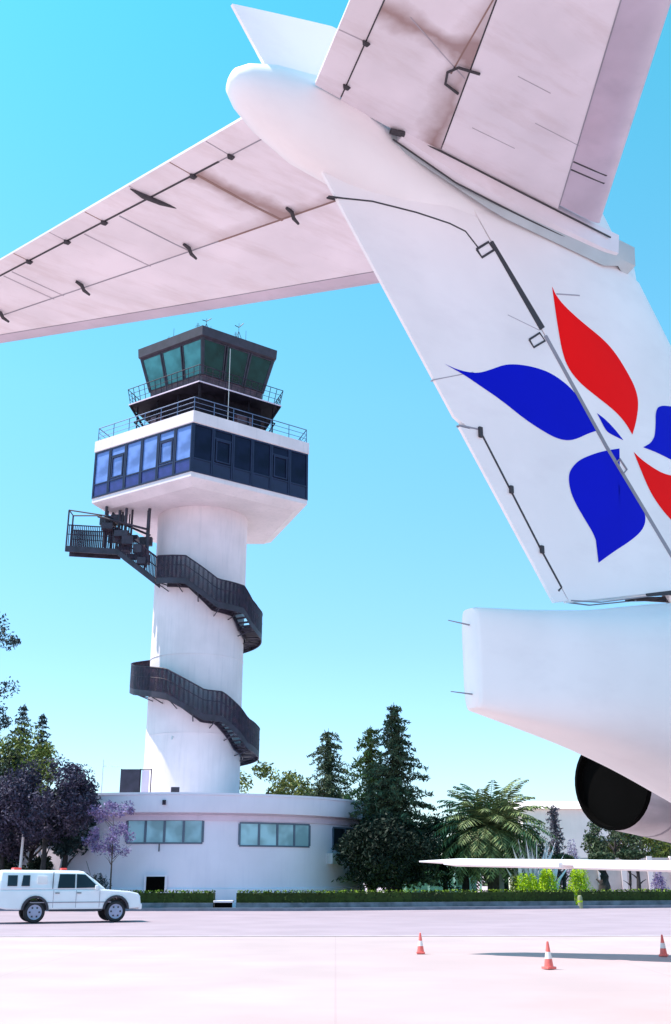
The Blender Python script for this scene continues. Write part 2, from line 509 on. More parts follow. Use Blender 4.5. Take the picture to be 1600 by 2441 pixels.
def onfin(name, pts, wd, m, lift=.004, closed=False, parent=None):
    """raised seam strip following a polyline on the starboard face of the fin"""
    P = []
    for i in range(len(pts) - 1 + (1 if closed else 0)):
        a, b = pts[i], pts[(i + 1) % len(pts)]
        n = max(1, int(math.hypot(b[0] - a[0], b[1] - a[1]) / .12))
        P += [(lerp(a[0], b[0], t / n), lerp(a[1], b[1], t / n)) for t in range(n)]
    P.append(pts[0] if closed else pts[-1])
    for sg in (1, -1):
        mb = MB()
        L = []
        for i, p in enumerate(P):
            q0, q1 = P[max(i - 1, 0)], P[min(i + 1, len(P) - 1)]
            dx, dz = q1[0] - q0[0], q1[1] - q0[1]; l = math.hypot(dx, dz) or 1
            w2 = (wd[0] + (wd[1] - wd[0]) * i / (len(P) - 1)) / 2 if isinstance(wd, tuple) else wd / 2
            nx, nz = -dz / l * w2, dx / l * w2
            ring = []
            for e, lf in ((1, lift), (-1, lift), (-1, -.01), (1, -.01)):
                s_, z_ = p[0] + e * nx, p[1] + e * nz
                ring.append(A(s_, sg * (fh(s_, z_) + lf), z_))
            L.append(ring)
        mb.rings(L)
        mb.build(name, m, parent or plane)
J = [(4.80, 7.70), (5.12, 7.78), (5.28, 7.82), (5.8, 7.88), (6.21, 7.90), (6.41, 7.88), (6.57, 7.75)]
onfin('rudder_top_joint', J, .015, M['seam'])
onfin('hinge_gap', [(6.75, 7.88), (7.42, 7.08)], (.05, .085), M['seam'], .006)
onfin('hinge_gap', [(7.46, 7.01), (8.27, 5.96), (9.16, 4.93), (9.7, 4.35)], .05, M['seam_grey'], .005)
onfin('hinge_cover', [(6.55, 7.72), (6.71, 7.86), (6.78, 7.79), (6.62, 7.65)], .026, M['seam'], .007, True)
onfin('hinge_cover', [(7.23, 6.90), (7.38, 7.02), (7.45, 6.95), (7.29, 6.83)], .022, M['seam'], .007, True)
onfin('hinge_cover', [(8.40, 5.80), (8.50, 5.70), (8.56, 5.76), (8.46, 5.86)], .018, M['seam_grey'], .012, True)
onfin('tab_gap', [(6.58, 5.76), (6.93, 5.26), (7.32, 4.7), (7.58, 4.35), (7.54, 4.31)], .020, M['seam'])
onfin('tab_top_gap', [(6.33, 5.76), (6.56, 5.77)], .016, M['seam_grey'])
for (s_, z_), ln in (((6.58, 5.74), .07), ((6.955, 5.23), .04), ((7.33, 4.69), .04)):
    hh = fh(s_, z_)
    for sg in (1, -1): MB().box(A(s_, sg * (hh + .012), z_), (.045, .03, ln + .04)).build('tab_hinge', M['seam'], plane, bevel=.008)
onfin('panel_line', [(7.65, 7.56), (8.01, 7.66)], .014, M['seam_light'])
onfin('panel_line', [(6.02, 6.15), (6.5, 6.35)], .010, M['seam_light'], .002)
onfin('panel_line', [(6.95, 7.1), (7.38, 7.05)], .008, M['seam_light'], .002)
onfin('rudder_base_gap', [(7.7, 4.235), (8.1, 4.27), (8.95, 4.46)], .012, M['seam_grey'])
onfin('rudder_base_gap', [(8.75, 4.43), (9.1, 4.50), (9.9, 4.62)], (.03, .09), M['seam'], .008)

PET = dict(
 red1=[(7.59,7.63),(7.64,7.54),(7.76,7.45),(8.01,7.34),(8.34,7.23),(8.52,7.12),(8.69,6.94),(8.81,6.77),(8.84,6.6),(8.77,6.36),(8.69,6.19),(8.59,6.31),(8.43,6.41),(8.15,6.51),(7.92,6.6),(7.76,6.73),(7.69,6.9),(7.65,7.13),(7.62,7.36)],
 blue1=[(6.15,6.35),(6.27,6.33),(6.43,6.33),(6.58,6.36),(6.75,6.45),(6.89,6.53),(7.06,6.58),(7.3,6.61),(7.54,6.6),(7.79,6.51),(7.93,6.39),(8.04,6.25),(8.15,6.11),(8.02,6.05),(7.85,5.95),(7.72,5.9),(7.57,5.89),(7.38,5.93),(7.13,6.01),(6.84,6.14),(6.57,6.23),(6.4,6.29)],
 blue1b=[(8.16,6.31),(8.28,6.27),(8.43,6.18),(8.54,6.09),(8.39,6.11),(8.29,6.13),(8.23,6.21)],
 blue2=[(8.47,5.98),(8.26,5.91),(8.07,5.83),(7.88,5.73),(7.77,5.63),(7.71,5.53),(7.72,5.39),(7.78,5.26),(7.91,5.1),(8.04,4.95),(8.08,4.82),(8.08,4.67),(8.3,4.82),(8.56,4.98),(8.74,5.12),(8.81,5.25),(8.78,5.37),(8.64,5.53),(8.49,5.67),(8.42,5.75),(8.4,5.86)],
 blue3=[(8.85,6.08),(8.97,6.15),(9.06,6.25),(9.1,6.42),(9.12,6.57),(9.2,6.67),(9.47,6.73),(9.85,6.78),(10.16,6.74),(10.32,6.56),(10.32,6.27),(9.97,6.09),(9.65,6.02),(9.37,6.03),(9.08,6.07)],
 red2=[(8.69,5.99),(8.8,5.93),(8.99,5.87),(9.15,5.84),(9.34,5.85),(9.63,5.9),(9.86,5.83),(10.01,5.64),(10.08,5.36),(10.06,5.1),(9.68,5.14),(9.4,5.23),(9.21,5.32),(9.04,5.44),(8.9,5.59),(8.78,5.81)])
def smooth_poly(P, it=2):
    for _ in range(it):
        Q = []; n = len(P)
        for i in range(n):
            a, b, c = Vector(P[i - 1]), Vector(P[i]), Vector(P[(i + 1) % n])
            ang = (b - a).angle(c - b) if (b - a).length > 1e-6 and (c - b).length > 1e-6 else 0
            if ang > R(70): Q.append(tuple(b))
            else:
                Q.append(tuple(b.lerp(a, .25))); Q.append(tuple(b.lerp(c, .25)))
        P = Q
    return P
def decal(name, pts, m, side=1):
    pts = smooth_poly(pts)
    bm = bmesh.new()
    vs = [bm.verts.new((p[0], 0, p[1])) for p in pts]
    bm.faces.new(vs)
    bmesh.ops.triangulate(bm, faces=bm.faces[:])
    for ax, lo, hi in (((1, 0, 0), 5.5, 11), ((0, 0, 1), 4, 8)):
        k = lo
        while k < hi:
            geo = bm.verts[:] + bm.edges[:] + bm.faces[:]
            bmesh.ops.bisect_plane(bm, geom=geo, plane_co=Vector(ax) * k, plane_no=ax)
            k += .12
    for v in bm.verts:
        s_, z_ = v.co.x, v.co.z
        v.co = A(s_, side * (fh(s_, z_) + .0035), z_)
    bm.normal_update()
    for f_ in bm.faces[:]:
        if f_.calc_area() < 1e-7: continue
        if f_.normal.y * side > 0: f_.normal_flip()
    me = bpy.data.meshes.new(name); bm.to_mesh(me); bm.free()
    me.materials.append(m)
    o = bpy.data.objects.new(name, me); COL.objects.link(o); o.parent = plane
    return o
for kx in PET:
    for sd_ in (1, -1):
        decal('emblem_petal', PET[kx], M['red'] if 'red' in kx else M['blue'], sd_)

# bullet fairing -------------------------------------------------
BUL = [(3.70, 8.50, .02, .02), (3.74, 8.50, .12, .12), (3.85, 8.49, .20, .22), (4.1, 8.47, .29, .34), (4.5, 8.44, .35, .46), (5.0, 8.42, .345, .51),
       (5.3, 8.42, .29, .51), (5.6, 8.42, .235, .50), (5.9, 8.42, .205, .49), (6.2, 8.41, .195, .47), (6.6, 8.40, .195, .44), (7.0, 8.40, .20, .38), (7.6, 8.38, .205, .34), (8.3, 8.36, .22, .32), (8.9, 8.36, .16, .30), (9.3, 8.36, .02, .26)]
rs = []
for s_, zc, hw, hz in BUL:
    rs.append([A(s_, hw * math.cos(2 * PI * k / 28), zc + hz * math.sin(2 * PI * k / 28)) for k in range(28)])
bul = MB().rings(rs).build('bullet_fairing', M['paint'], plane, smooth=True, angle=60)
mb = MB().box(A(4.62, .37, 8.62), (.04, .02, .03))
mb.build('drain_port', M['seam_grey'], plane)

# tailplanes -----------------------------------------------------
ZT = 8.50
def rail_lines(side):
    if side < 0:
        return dict(TE=(4.22, -.279), TAB=(4.57, -.313), HIN=(5.96, -.457), BOOT=(8.04, -.741), LE=(8.50, -.765))
    return dict(TE=(4.52, -.329), TAB=(4.81, -.337), HIN=(6.10, -.516), BOOT=(7.87, -.752), LE=(8.54, -.795))
U0, U1 = .33, 6.75
for side in (-1, 1):
    Ln = rail_lines(side)
    def sx(k, u): return Ln[k][0] + Ln[k][1] * u
    def th(s, u):
        le, te = sx('LE', u), sx('TE', u)
        return .01 + .052 * (le - te) * naca((le - s) / (le - te))
    def ZL(s, u): return ZT + .05 - .05 * min(1, th(s, u) / .12)
    def slab(name, k0, k1, u0, u1, m, g0=.008, g1=.008, parent=plane, ns=8, nu=12):
        mb = MB(); idx = {}
        for sg in (0, 1):
            for j in range(nu + 1):
                u = lerp(u0, u1, j / nu)
                a, b = sx(k0, u) + g0, sx(k1, u) - g1
                for i in range(ns + 1):
                    t = i / ns
                    if k1 == 'LE': t = 1 - (1 - t) ** 2
                    s = lerp(a, b, t)
                    z = ZL(s, u) + (2 * th(s, u) if sg else 0)
                    idx[sg, i, j] = len(mb.v); mb.v.append(A(s, side * u, z))
        for sg in (0, 1):
            for j in range(nu):
                for i in range(ns): mb.f.append((idx[sg, i, j], idx[sg, i + 1, j], idx[sg, i + 1, j + 1], idx[sg, i, j + 1]))
        for j in range(nu):
            for i in (0, ns): mb.f.append((idx[0, i, j], idx[0, i, j + 1], idx[1, i, j + 1], idx[1, i, j]))
        for i in range(ns):
            for j in (0, nu): mb.f.append((idx[0, i, j], idx[0, i + 1, j], idx[1, i + 1, j], idx[1, i, j]))
        return mb.build(name, m, parent, smooth=True, angle=45)
    st = slab('tailplane', 'HIN', 'BOOT', U0, U1, M['paint_tail'])
    slab('leading_edge', 'BOOT', 'LE', U0 + .1, U1, M['boot'], .0, .001, ns=10)
    el = slab('elevator', 'TAB', 'HIN', U0, U1 - .2, M['paint_elev'])
    slab('elevator_tab', 'TE', 'TAB', U0 + .02, 4.6, M['paint_tail'], 0, .006, ns=4)
    slab('elevator_trailing_edge', 'TE', 'TAB', 4.62, U1 - .2, M['paint_tail'], 0, .0, ns=4)
    def ribbon(name, p0, p1, wd, m, lift=.004, par=plane):
        """p = (s,u); strip on lower surface"""
        (s0, u0), (s1, u1) = p0, p1
        n = max(2, int(math.hypot(s1 - s0, u1 - u0) / .2)); L = []
        d = math.hypot(s1 - s0, u1 - u0); nx, nu_ = -(u1 - u0) / d, (s1 - s0) / d
        for i in range(n + 1):
            s, u = lerp(s0, s1, i / n), lerp(u0, u1, i / n)
            wv = (wd[0] + (wd[1] - wd[0]) * i / n if isinstance(wd, tuple) else wd) / 2
            ring = []
            for e, lf in ((1, lift), (-1, lift), (-1, -.02), (1, -.02)):
                ss, uu = s + e * nx * wv, u + e * nu_ * wv
                ring.append(A(ss, side * uu, ZL(ss, uu) - lf))
            L.append(ring)
        return MB().rings(L).build(name, m, par)
    def at(k, u): return (sx(k, u), u)
    ribbon('tab_hinge_line', at('TAB', U0 + .05), at('TAB', 1.1), .012, M['seam_grey'] if side < 0 else M['seam'])
    ribbon('tab_hinge_line', at('TAB', 1.1), at('TAB', 4.6), .022 if side < 0 else .012, M['seam'])
    ribbon('elevator_hinge_line', at('HIN', .45), at('HIN', 2.3), .022 if side < 0 else .011, M['brown'] if side < 0 else M['seam'])
    ribbon('elevator_hinge_line', at('HIN', 2.3), at('HIN', 6.5), .016, M['seam_grey'])
    ribbon('boot_line', at('BOOT', U0 + .1), at('BOOT', 6.7), .012, M['seam_grey'])
    if side > 0:
        for uu in (.92, 1.02): ribbon('boot_seam', (sx('BOOT', uu) + .01, uu), (sx('LE', uu) - .16, uu + .04), .016, M['seam'])
        for uu, s0_, s1_ in ((1.2, .9, 1.5), (1.55, .5, .9), (.8, .25, .8)):
            ribbon('panel_line', (sx('HIN', uu) + s0_, uu), (sx('HIN', uu) + s1_, uu + .02), .008, M['seam_light'], .002)
    # chordwise seams on elevator and tab
    el_seams = ([(.86, .02, .10, 'brown'), (1.32, .0, .0, 'seam_light')] if side > 0 else
                [(1.42, .10, .16, 'brown'), (2.55, .03, .05, 'seam_grey'), (3.1, .01, .01, 'seam_light'), (4.35, .014, .014, 'seam_light'), (4.5, .014, .014, 'seam_light'), (5.4, .01, .01, 'seam_light')])
    if side < 0:
        for uu, a, b, mm in el_seams:
            ribbon('elevator_seam', (sx('TAB', uu) + .03, uu), (sx('HIN', uu) - .03, uu + .12), .018 if mm != 'brown' else .03, M[mm], .003)
    else:
        ribbon('elevator_seam', (sx('TAB', 1.55) + .3, 1.5), (sx('HIN', 1.2) - .05, 1.25), .01, M['seam_light'], .003)
        ribbon('elevator_seam', (sx('HIN', 1.9) - .16, 2.2), (sx('HIN', 1.3) - .14, 1.22), .014, M['brown'], .003)
    tabs = [.5, .95, 1.45, 2.05, 2.75, 3.35, 4.0] if side < 0 else [.52, 1.05, 1.62, 2.2, 2.9, 3.6, 4.3]
    for q, uu in enumerate(tabs):
        s_ = sx('TAB', uu); big = (side < 0 and q in (3,))
        b = MB()
        zz = ZL(s_, uu)
        ln = .42 if big else .055
        b.tube([A(s_ - ln * .55, side * uu, zz + .01), A(s_ - ln * .2, side * uu, zz - .02), A(s_ + ln * .3, side * uu, zz - .02), A(s_ + ln, side * uu, zz + .01)], [.006, .022, .022, .005] if side > 0 else [.008, .028, .026, .006], 8)
        b.build('tab_hinge_fairing', M['seam'], plane)
        if q > 0:
            ribbon('tab_seam', (sx('TE', uu) + .02, uu - .03), (s_ - .02, uu), .012, M['seam_light'] if q % 2 else M['brown'], .002)
    hs = [1.36, 2.62, 4.1, 5.35] if side < 0 else [1.22, 2.6, 4.0, 5.3]
    for q, uu in enumerate(hs):
        s_ = sx('HIN', uu); zz = ZL(s_, uu)
        b = MB()
        if side > 0:   # U-shaped bracket
            b.tube([A(s_ + .03, side * (uu - .14), zz - .015), A(s_ - .16, side * (uu - .10), zz - .03), A(s_ - .24, side * (uu + .02), zz - .03), A(s_ - .20, side * (uu + .12), zz - .03), A(s_ + .02, side * (uu + .16), zz - .015)], .013, 8)
        else:
            b.tube([A(s_ - .16, side * (uu - .05), zz - .01), A(s_ - .08, side * (uu - .04), zz - .03), A(s_ - .03, side * uu, zz - .065), A(s_ + .06, side * (uu + .04), zz - .075)], [.016, .024, .022, .014], 8)
        b.build('elevator_hinge_bracket', M['seam'], plane)
    # root sealing strip
    L = []
    for i in range(15):
        t = i / 14
        s = lerp(5.42, 8.62, t)
        w0_ = lerp(.30, .26, t); hw = .5 * lerp(.10, .36, min(1, t * 4)) * (1 if t < .97 else .8)
        zc_ = ZT - .03 - .03 * math.sin(t * PI)
        L.append([A(s, side * (w0_ - .02), zc_ - hw * .9), A(s, side * (w0_ + .06), zc_ - hw * .7), A(s, side * (w0_ + .09), zc_ + .12), A(s, side * (w0_ - .10), zc_ + .12)])
    MB().rings(L).build('root_fairing', M['paint_tail'], plane, smooth=True)
    L = []
    for i in range(15):
        t = i / 14
        s = lerp(5.36, 8.95, t)
        hw = lerp(.06, .30, min(1, t * 2.5)) * (1 if t < .92 else .7)
        L.append([A(s, side * (.24 if t < .95 else .12), ZT - .02 - hw), A(s, side * .285, ZT - .04 - hw * .55), A(s, side * .30, ZT + .08), A(s, side * .1, ZT + .08)])
    MB().rings(L).build('root_seal', M['fairing_grey'], plane, smooth=True)
    MB().tube([A(5.40, side * .33, ZT - .02), A(5.9, side * .375, ZT - .015), A(7.0, side * .365, ZT - .015), A(8.45, side * .36, ZT - .01)], .010, 6).build('root_seam', M['seam'], plane)
    MB().tube([A(lerp(5.36, 8.60, i / 12), side * (lerp(.30, .26, i / 12) + .0), ZT - .035 - .03 * math.sin(i / 12 * PI) - .455 * lerp(.10, .36, min(1, i / 3)) ) for i in range(13)], .009, 6).build('root_seam', M['seam'], plane)
    MB().tube([A(5.30, side * .34, ZT - .04), A(5.44, side * .37, ZT - .03)], .030, 8).build('root_hinge', M['seam'], plane)

# fuselage -------------------------------------------------------
FS = [(6.37, 3.97, 3.08, .10, 5), (6.40, 3.98, 3.06, .13, 5), (6.9, 4.02, 2.985, .27, 4), (7.7, 4.12, 2.85, .48, 3.2), (8.4, 4.26, 2.69, .66, 2.8), (9.0, 4.38, 2.52, .82, 2.5), (10.0, 4.52, 2.21, 1.05, 2.3),
      (11.0, 4.62, 1.92, 1.24, 2.15), (12.5, 4.68, 1.58, 1.45, 2.05), (14, 4.70, 1.30, 1.58, 2), (16, 4.72, 1.2, 1.66, 2), (20, 4.72, 1.18, 1.68, 2), (26, 4.72, 1.18, 1.68, 2), (32, 4.72, 1.18, 1.68, 2),
      (35, 4.55, 1.25, 1.5, 2), (37, 4.1, 1.5, 1.1, 2), (38.3, 3.4, 1.9, .6, 2), (38.9, 2.9, 2.3, .15, 2)]
def cat(p0, p1, p2, p3, t):
    return [.5 * ((2 * b) + (-a + c) * t + (2 * a - 5 * b + 4 * c - d) * t * t + (-a + 3 * b - 3 * c + d) * t ** 3) for a, b, c, d in zip(p0, p1, p2, p3)]
F2 = FS[:2]
for i in range(2, 11):
    for k_ in range(4): F2.append(cat(FS[i - 1], FS[i], FS[i + 1], FS[i + 2], k_ / 4))
FS = F2 + FS[11:]
rs = []
for s_, zt, zb, hw, ex in FS:
    zc, hz = (zt + zb) / 2, (zt - zb) / 2; ring = []
    for k in range(48):
        a = 2 * PI * k / 48; c, q = math.cos(a), math.sin(a)
        ring.append(A(s_, hw * math.copysign(abs(c) ** (2 / ex), c), zc + hz * math.copysign(abs(q) ** (2 / ex), q)))
    rs.append(ring)
fus = MB().rings(rs).build('fuselage', M['paint'], plane, smooth=True, angle=50)
def ring_at(s):
    for (a, b) in zip(FS, FS[1:]):
        if a[0] <= s <= b[0]:
            t = (s - a[0]) / (b[0] - a[0]); return [lerp(x, y, t) for x, y in zip(a, b)]
def fus_pt(s, ang, lift=.004):
    _, zt, zb, hw, ex = ring_at(s); zc, hz = (zt + zb) / 2, (zt - zb) / 2
    c, q = math.cos(ang), math.sin(ang)
    return A(s, (hw + lift) * math.copysign(abs(c) ** (2 / ex), c), zc + (hz + lift) * math.copysign(abs(q) ** (2 / ex), q))
for z_ in (3.82, 3.20):
    MB().tube([A(6.40, .0, z_), A(6.12, .0, z_ + (.01 if z_ > 3.5 else 0))], [.008, .004], 6).build('static_wick', M['seam_grey'], plane)
for s_, m_ in ((9.9, 'seam_light'), ):
    MB().tube([fus_pt(s_, R(a), .001) for a in range(-85, 80, 6)], .006, 5).build('airbrake_seam', M[m_], plane)
# cabin windows
w = MB()
for q in range(26):
    s_ = 17.5 + q * .6
    for sg in (1, -1):
        w.box(A(s_, sg * 1.672, 3.2), (.24, .05, .34))
tag(w.build('cabin_windows', M['truck_glass'], plane, bevel=.03))

# dorsal fillet
L = []
for i in range(9):
    t = i / 8; s = lerp(11.2, 15.5, t); h = lerp(1.3, .02, t ** .7)
    L.append([A(s, .12 * (1 - t) + .01, 4.55), A(s - .3, .02, 4.6 + h), A(s, -.12 * (1 - t) - .01, 4.55)])
MB().rings(L).build('dorsal_fin', M['paint'], plane, smooth=True)

# engines --------------------------------------------------------
for side in (-1, 1):
    ce = A(.16, side * 2.72, 2.86)
    NP = [(.58, 11.20), (.59, 11.19), (.605, 11.22), (.67, 11.8), (.77, 12.6), (.84, 13.6), (.86, 14.6), (.84, 15.6), (.78, 16.1), (.70, 16.25), (.62, 16.1)]
    n = MB().lathe([(r, h) for r, h in NP], 40, 'x', ce)
    n.f = [f for f in n.f if len(f) == 4]
    en = n.build('engine_nacelle', M['nacelle'], plane, smooth=True, angle=50)
    MB().lathe([(.612, 11.27), (.612, 11.175), (.57, 11.17), (.56, 11.5), (.55, 12.4), (.02, 12.5)], 40, 'x', ce).build('exhaust_duct', M['black'], en, smooth=True)
    MB().lathe([(.62, 16.1), (.6, 15.5), (.02, 15.45)], 32, 'x', ce).build('intake', M['black'], en, smooth=True)
    MB().lathe([(.677, 11.86), (.682, 11.86), (.686, 11.9), (.678, 11.9)], 40, 'x', ce).build('nozzle_joint', M['seam_grey'], en)
    L = []
    for x_ in (11.6, 12.4, 13.5, 14.8):
        rr = pl([(11.2, .61), (11.8, .67), (12.6, .77), (13.6, .84), (15, .86)], x_)
        a_ = R(-18)
        L.append((x_ + ce[0], ce[1] - (rr + .004) * math.cos(a_), ce[2] + (rr + .004) * math.sin(a_)))
    MB().tube(L, .022, 6).build('cowl_seam', M['seam'], en)
    py = MB()
    L = []
    for w_ in (1.0, 2.1):
        L.append([A(12.3, side * w_, 3.05), A(12.9, side * w_, 3.16), A(14.6, side * w_, 3.18), A(15.2, side * w_, 3.05), A(14.6, side * w_, 2.95), A(12.9, side * w_, 2.95)])
    py.rings(L).build('pylon', M['paint'], plane, smooth=True)

# wings ----------------------------------------------------------
for side in (-1, 1):
    sec = [(1.2, 28.2, 22.6, 1.72, .34), (4.5, 25.2, 20.95, 1.80, .24), (8.0, 22.2, 19.25, 1.86, .22), (11.0, 19.9, 17.9, 1.95, .155), (12.9, 18.3, 17.0, 2.00, .11), (13.25, 17.6, 16.85, 2.0, .03)]
    L = []
    for u, le, te, z_, h in sec:
        ring = []
        for i in range(13): x = i / 12; ring.append(A(lerp(le, te, x), side * u, z_ + h * .5 * naca(x) + .01))
        for i in range(12, -1, -1): x = i / 12; ring.append(A(lerp(le, te, x), side * u, z_ - h * .6 * naca(x) - .02))
        L.append(ring)
    wg = MB().rings(L).build('wing', M['paint'], plane, smooth=True, angle=40)
    for k0, k1 in ((2.2, 7.2), (7.5, 9.8), (10.1, 12.6)):
        fl = MB(); L = []
        for t in (0, .5, 1):
            u = lerp(k0, k1, t); te = pl([(q[0], q[2]) for q in sec], u); z_ = pl([(q[0], q[3]) for q in sec], u)
            L.append([A(te + .6, side * u, z_ - .06), A(te + .3, side * u, z_ + .045), A(te - .10, side * u, z_ + .02), A(te - .10, side * u, z_ - .07), A(te + .3, side * u, z_ - .11)])
        fl.rings(L).build('flap', M['paint'], wg, smooth=True)
    # main gear
    gr = MB().tube([A(22.4, side * 2.4, 1.7), A(22.4, side * 2.45, .45)], .09, 10).build('main_gear', M['nacelle'], plane)
    for dw in (-.22, .22):
        MB().lathe([(.2, -.12), (.42, -.13), (.48, -.08), (.48, .08), (.42, .13), (.2, .12)], 24, 'y', A(22.4, side * (2.45 + dw), .48)).build('wheel', M['tyre'], gr, smooth=True)
ng = MB().tube([A(35.2, 0, 1.4), A(35.2, 0, .35)], .07, 10).build('nose_gear', M['nacelle'], plane)
for dw in (-.17, .17):
    MB().lathe([(.15, -.09), (.32, -.1), (.36, -.05), (.36, .05), (.32, .1), (.15, .09)], 24, 'y', A(35.2, dw, .36)).build('wheel', M['tyre'], ng, smooth=True)

# ============================================================ TOWER
TX, TY = -9.6, 72.0
tower = empty('control_tower', (TX, TY, 0), 'tall round white control tower with a five-sided glazed head and dark spiral stair', 'control tower')
def pent(r, rot=1.0):
    return [(r * math.sin(R(rot + 72 * k)), -r * math.cos(R(rot + 72 * k))) for k in range(5)]
rs = []
for z, r in ((0, 3.22), (5, 3.2), (12, 3.18), (18, 3.18), (24, 3.2), (26.05, 3.24)):
    rs.append([(r * math.cos(2 * PI * k / 64), r * math.sin(2 * PI * k / 64), z) for k in range(64)])
MB().rings(rs).build('shaft', M['concrete_white'], tower, smooth=True)
for z in (10.4, 15.6, 20.8):
    MB().lathe([(3.17, -.02), (3.205, -.02), (3.205, .02), (3.17, .02)], 64, 'z', (0, 0, z)).build('pour_joint', M['concrete_white'], tower)
def pring(r, z): return [(x, y, z) for x, y in pent(r)]
MB().rings([pring(7.0, 25.95), pring(7.9, 26.32), pring(7.95, 26.36), pring(7.95, 26.68)]).build('lower_slab', M['concrete_white'], tower)
MB().rings([pring(7.98, 30.15), pring(8.06, 30.2), pring(8.06, 31.02), pring(7.6, 31.02)]).build('parapet', M['concrete_white'], tower)
MB().rings([pring(7.55, 26.682), pring(7.55, 30.148)]).build('office_core', M['glass_dark'], tower)
# office windows
wf, wp, ws = MB(), MB(), MB()
ap = 7.93 * math.cos(R(36)); L5 = 2 * 7.93 * math.sin(R(36)); ww = L5 / 6
H0, H1 = 26.685, 30.145
def frame(mb, x0, x1, z0, z1, y, t, d):
    mb.box(((x0 + x1) / 2, y, z0 + t / 2), (x1 - x0, d, t)); mb.box(((x0 + x1) / 2, y, z1 - t / 2), (x1 - x0, d, t))
    mb.box((x0 + t / 2, y, (z0 + z1) / 2), (t, d, z1 - z0 - 2 * t)); mb.box((x1 - t / 2, y, (z0 + z1) / 2), (t, d, z1 - z0 - 2 * t))
proto = {}
for fct in range(5):
    for q in range(6):
        cx_ = -L5 / 2 + (q + .5) * ww
        a = R(1.0 + 36 + 72 * fct)
        key = 'a' if q in (1, 4) else 'b'
        gm_ = M['glass_blind_lit'] if fct == 4 else M['glass_office']
        key = key + ('l' if fct == 4 else '')
        if key not in proto:
            f1, p1, s1 = MB(), MB(), MB()
            frame(f1, -ww / 2 + .012, ww / 2 - .012, H0, H1, 0, .11, .14)
            f1.box((0, 0, H0 + .98), (ww - .25, .12, .09))
            p1.box((0, .01, (H0 + 1.02 + H1 - .11) / 2), (ww - .24, .02, H1 - .11 - H0 - 1.02))
            s1.box((0, .0, H0 + .52), (ww - .24, .05, .82))
            if key[0] == 'a':
                frame(f1, -ww / 2 + .2, ww / 2 - .2, H0 + 1.1, H1 - .75, -.03, .10, .1)
                f1.box((0, 0, H1 - .68), (ww - .25, .11, .1))
            fo = f1.build('office_window', M['frame_navy'], tower)
            po = p1.build('pane', gm_, fo)
            sp_ = s1.build('spandrel', M['spandrel'] if fct == 4 else M['frame_navy'], fo)  # blue on the sunlit facet, near-black elsewhere to paint the shade
            proto[key] = fo
        else:
            fo = copy_tree(proto[key], tower)
        ca, sa_ = math.cos(a), math.sin(a)
        # facet centre direction (sin a, -cos a); along facet (cos a, sin a)
        fo.location = (ap * sa_ + cx_ * ca, -ap * ca + cx_ * sa_, 0)
        fo.rotation_euler = (0, 0, a)
# corner posts
for x, y in pent(7.9): MB().box((x, y, (H0 + H1) / 2), (.16, .16, H1 - H0)).build('corner_post', M['frame_navy'], tower)

def railing(name, r, z, h, m, bars=.45, rot=1.0, rr=.03, flare=0, nr=3):
    P = pent(r, rot); mb = MB(); Q = pent(r + flare, rot)
    for i in range(5):
        a, b = P[i], P[(i + 1) % 5]; c, d = Q[i], Q[(i + 1) % 5]
        n = int(math.hypot(b[0] - a[0], b[1] - a[1]) / bars)
        for t in range(1, nr + 1):
            f = t / nr
            p, q = [lerp(a[k], c[k], f) for k in (0, 1)], [lerp(b[k], d[k], f) for k in (0, 1)]
            mb.tube([(*p, z + h * f), (*q, z + h * f)], rr * (1.2 if t == nr else .7), 5)
        for k in range(n):
            t = k / n
            mb.tube([(lerp(a[0], b[0], t), lerp(a[1], b[1], t), z), (lerp(c[0], d[0], t), lerp(c[1], d[1], t), z + h)], rr, 5)
    return mb.build(name, m, tower)
railing('roof_railing', 7.85, 31.02, 1.05, M['metal_blue'], 1.4, rr=.028)
# equipment storey
MB().rings([pring(4.3, 31.0), pring(4.3, 34.1)]).build('equipment_storey', M['metal_shade'], tower)
dk = MB()
for i in range(5):
    a, b = pent(5.2)[i], pent(5.2)[(i + 1) % 5]
    for t in (0, .33, .66):
        dk.tube([(lerp(a[0], b[0], t), lerp(a[1], b[1], t), 31), (lerp(a[0], b[0], t), lerp(a[1], b[1], t), 34.1)], .06, 6)
    a, b = pent(5.7)[i], pent(4.4)[i]
    dk.tube([(*a, 34.1), (b[0], b[1], 32.2)], .09, 6)
    a, b = pent(5.4)[i], pent(5.4)[(i + 1) % 5]
    for z in (32.0, 32.9):
        dk.tube([(*a, z), (*b, z)], .05, 5)
dk.build('deck_supports', M['metal_shade'], tower)
random.seed(5)
for q in range(16):
    i = q % 5; t = random.uniform(.1, .9); a, b = pent(4.8)[i], pent(4.8)[(i + 1) % 5]
    MB().box((lerp(a[0], b[0], t), lerp(a[1], b[1], t), 31.0 + random.uniform(.6, 1.3)), (random.uniform(.4, 1.0), .5, random.uniform(.8, 1.7)), R(36 + 72 * i)).build('equipment_box', M['cab_sill'], tower)
MB().rings([pring(5.75, 34.1), pring(5.85, 34.12), pring(5.85, 34.30), pring(5.75, 34.30)]).build('deck', M['metal_shade'], tower)
dr = MB()
P = pent(5.86)
for i in range(5):
    a, b = P[i], P[(i + 1) % 5]
    m_ = ((a[0] + b[0]) / 2, (a[1] + b[1]) / 2)
    an = math.atan2(b[1] - a[1], b[0] - a[0])
    dr.box((m_[0], m_[1], 34.24), (math.hypot(b[0] - a[0], b[1] - a[1]), .05, .09), an)
dr.build('deck_edge', M['trim_pink'], tower)
railing('deck_railing', 5.75, 34.3, 1.15, M['metal_rail'], .5, rr=.025, flare=.25)
